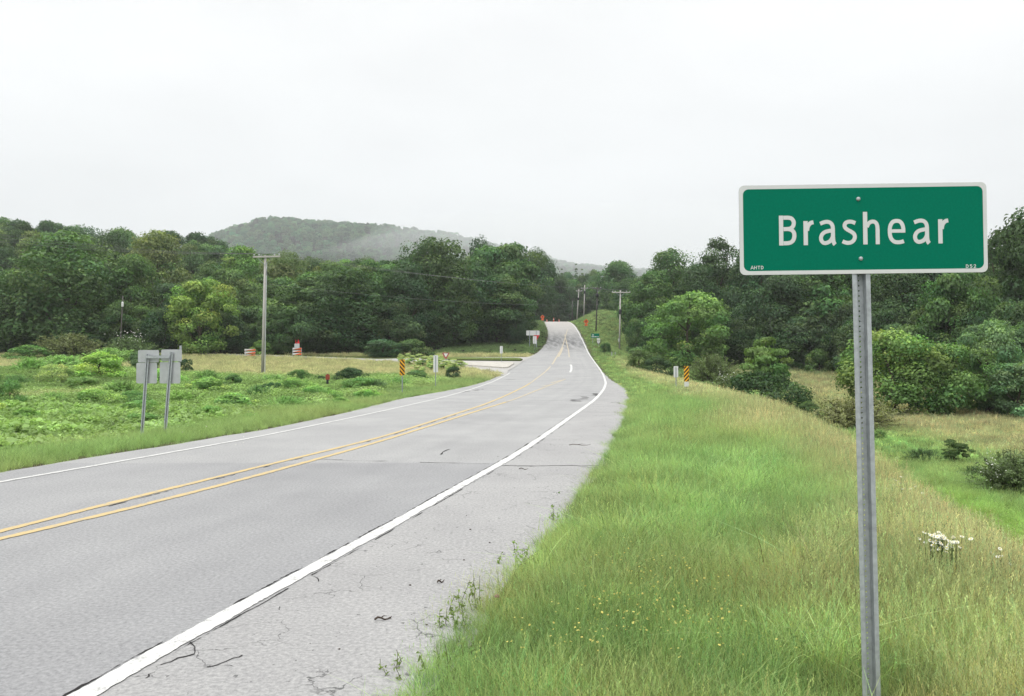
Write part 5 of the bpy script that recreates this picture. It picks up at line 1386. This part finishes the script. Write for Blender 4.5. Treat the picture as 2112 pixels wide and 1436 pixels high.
def stalk_weed(px, py, h, n, label, leafy=1.0, c=(.15, .20, .07), spread=.08):
    """tall roadside weed: thin stalks with small leaves"""
    g = ground(px, py, 2.5, 40); rng = np.random.RandomState(int(px)); mb = MB(); Ps, Ns = [], []
    for i in range(n):
        b = Vector((rng.normal() * spread, rng.normal() * spread * .6, 0)); t = b + Vector((rng.normal() * .10 * h, rng.normal() * .1 * h, h * (.6 + .5 * rng.rand()))); m = b.lerp(t, .5) + Vector((rng.normal() * .02, 0, 0))
        mb.tube([b, m, t], [.0028, .0022, .0012], 4, False)
        for k in range(int(16 * leafy)):
            q = rng.rand(); p = b.lerp(m, q * 2) if q < .5 else m.lerp(t, q * 2 - 1); Ps.append(np.array(p) + rng.normal(size=3) * .012); Ns.append(rng.normal(size=3) + np.array((0, 0, .6)))
    o = empty('weed', label, 'weed', g)
    st = link('stem', np_mesh('stem', mb.v, mb.f, mat_simple('weed_stem', (.10, .105, .05), .2, 20, .9)), o)
    fo = link('foliage', leaf_mesh('foliage', np.array(Ps), np.array(Ns), .028 * (.6 + .9 * rng.rand(len(Ps))), np.ones((len(Ps), 3)) * (1 + .2 * rng.normal(size=(len(Ps), 1))), rng, .45, M['leaf']), o); fo.color = (*c, 1)
stalk_weed(972, 1290, 0.29, 7, 'tall thin weed stalks against the shoulder near the purple clover')
stalk_weed(1068, 1185, 0.25, 6, 'leafy weed leaning over the shoulder edge beyond the clover', 2.0, (.17, .25, .07))
stalk_weed(940, 1320, 0.22, 6, 'bushy weed on the pavement edge before the tall stalks', 1.6)
stalk_weed(815, 1432, 0.16, 5, 'thin stalks at the bottom edge of the shoulder', .7); stalk_weed(880, 1400, 0.20, 5, 'wispy weed at the broken pavement edge near the bottom', .7)
stalk_weed(1140, 1088, 0.22, 5, 'small weed on the pavement edge in the middle of the verge', 1.2, (.17, .25, .07)); stalk_weed(1155, 1035, 0.09, 3, 'lone green sprig growing in the shoulder', 2.0, (.09, .17, .04), .04)
stalk_weed(1170, 1060, 0.10, 3, 'second little sprig below the lone one in the shoulder', 1.6, (.09, .15, .04), .05)
g = ground(1048, 1256, 2.5, 30); px_shrub(SHRUBS[0], 1048, 1236, 1262, 48, (.085, .19, .055), 'clover clump with one purple bloom at the pavement edge', name='clover_clump', cat='clover')
mb = MB(); mb.lathe((0, 0, 0), [(.004, 0), (.014, .006), (.016, .014), (.008, .024)], 10)
o = mb.build('clover_bloom', mat_simple('purple_petals', (.30, .06, .16), .2, 40, .8)); p = at(1025, 1234, g.y - .12); o.location = p; tag(o, 'single purple clover bloom at the pavement edge', 'flower')

# daisies: a clump of many heads on thin stems
def daisy_clump(px, py, wpx, n, label, Y):
    p0 = at(px, py, Y); g = Vector((p0.x, Y, tz(p0.x, Y))); rng = np.random.RandomState(int(px)); h = p0.z - g.z
    o = empty('daisy_clump', label, 'daisies', g); st, pe, ey = MB(), MB(), MB(); w = wpx * Y / F
    for i in range(n):
        x, y, z = rng.normal() * w * .26, rng.normal() * w * .3, h + rng.normal() * w * .14; st.tube([(x * .5, y * .5, 0), (x * .9, y, z * .6), (x, y, z)], .002, 4, False)
        r = .0165 * (.8 + .4 * rng.rand()); c = Vector((x, y, z)); tl = Vector((rng.normal() * .3, -.35 + rng.normal() * .3, 1)).normalized(); a = tl.orthogonal().normalized(); b = tl.cross(a)
        for k in range(9):
            t = 2 * math.pi * k / 9; d = a * math.cos(t) + b * math.sin(t); s_ = a * -math.sin(t) + b * math.cos(t); pe.add([c + d * r * .25, c + d * r * .7 + s_ * r * .22, c + d * r, c + d * r * .7 - s_ * r * .22], [(0, 1, 2, 3)])
        ey.add([c + tl * .003 + (a * math.cos(t) + b * math.sin(t)) * r * .3 for t in np.linspace(0, 5.24, 6)], [list(range(6))])
    st.build('stem', M['twig_green'], o, kind='stuff'); pe.build('petals', M['petal_white'], o, kind='stuff'); ey.build('flower_eye', M['petal_yellow'], o, kind='stuff')
M['twig_green'] = mat_simple('green_stem', (.07, .11, .035), .2, 20, .9)
daisy_clump(1940, 1115, 66, 60, 'white daisy clump in the dry grass right of the sign post', 6.3)
daisy_clump(1862, 1018, 90, 26, 'faint white daisies along the bank edge beyond the post', 10.5)
daisy_clump(2062, 1140, 60, 5, 'few white daisies near the right picture edge', 6.2)

# white blossom on the flowering bushes
def blossom(px, py, sx_, sy_, Y, n, s, label, c='petal_white'):
    rng = np.random.RandomState(int(px)); Ps = []
    ctr = at(px, py, Y)
    for i in range(n): Ps.append(np.array(at(px + rng.normal() * sx_ - ctr.x * 0, py + rng.normal() * sy_, Y)) + np.array((0, rng.normal() * .25, 0)))
    Ps = np.array(Ps) - np.array(ctr); me = leaf_mesh('blossom', Ps, np.array((0, -.4, .8)) + rng.normal(size=Ps.shape) * .4, s * (.6 + .8 * rng.rand(n)), np.ones((n, 3)), rng, .8, M[c])
    o = link('blossom', me); o.location = ctr; return tag(o, label, 'blossom')
def bush_of(lbl): return next(o for o in bpy.data.objects if o.get('label') == lbl)
def attach(o, lbl, name='blossom'):
    b = bush_of(lbl); bpy.context.view_layer.update(); mw = o.matrix_world.copy(); o.parent = b; o.matrix_parent_inverse = b.matrix_world.inverted(); del o['category']; del o['label']
bpy.context.view_layer.update()
for lbl, px, py, sx_, sy_, n, s in (('dark olive bush with white blossom at the right edge', 2046, 966, 9, 13, 60, .04), ('low white flowering bush on the edge of the bank', 1494, 778, 13, 8, 60, .10),
                                    ('cream blossomed bush behind the twin sign backs', 268, 694, 17, 7, 60, .16)):
    b = bush_of(lbl); attach(blossom(px, py, sx_, sy_, b.location.y - .5, n, s, 'x'), lbl)

# ------------------------------------------------------------------ haze
n = N('haze'); v = n.new('ShaderNodeVolumePrincipled'); v.inputs['Color'].default_value = (.93, .95, .97, 1); v.inputs['Density'].default_value = .00020; v.inputs['Anisotropy'].default_value = .1
n.link(v.outputs[0], n.out.inputs['Volume'])
mb = MB(); mb.box(-4200, 4200, -60, 3500, -12, 330)
hz = mb.build('haze', n.m); tag(hz, 'pale damp haze lying over the valley', kind='stuff')

n = N('low_cloud'); v = n.new('ShaderNodeVolumePrincipled'); v.inputs['Color'].default_value = (.93, .945, .955, 1); v.inputs['Density'].default_value = .0013
n.link(v.outputs[0], n.out.inputs['Volume'])
for (px, py, Y, rx, ry, rz) in ((1330, 528, 1650, 620, 420, 75),):
    c = at(px, py, Y); mb = MB(); mb.lathe((0, 0, 0), [(max(.02, math.cos(t)), math.sin(t)) for t in np.linspace(-math.pi / 2, math.pi / 2, 17)], 32)
    for q in mb.v:
        f = 1 + .16 * noise.noise(Vector(q) * 2.2); q.x, q.y, q.z = q.x * rx * f, q.y * ry * f, q.z * rz * f
    lc = mb.build('low_cloud', n.m, None, True); lc.location = c; tag(lc, 'bank of low cloud hiding the right end of the far ridge', kind='stuff')
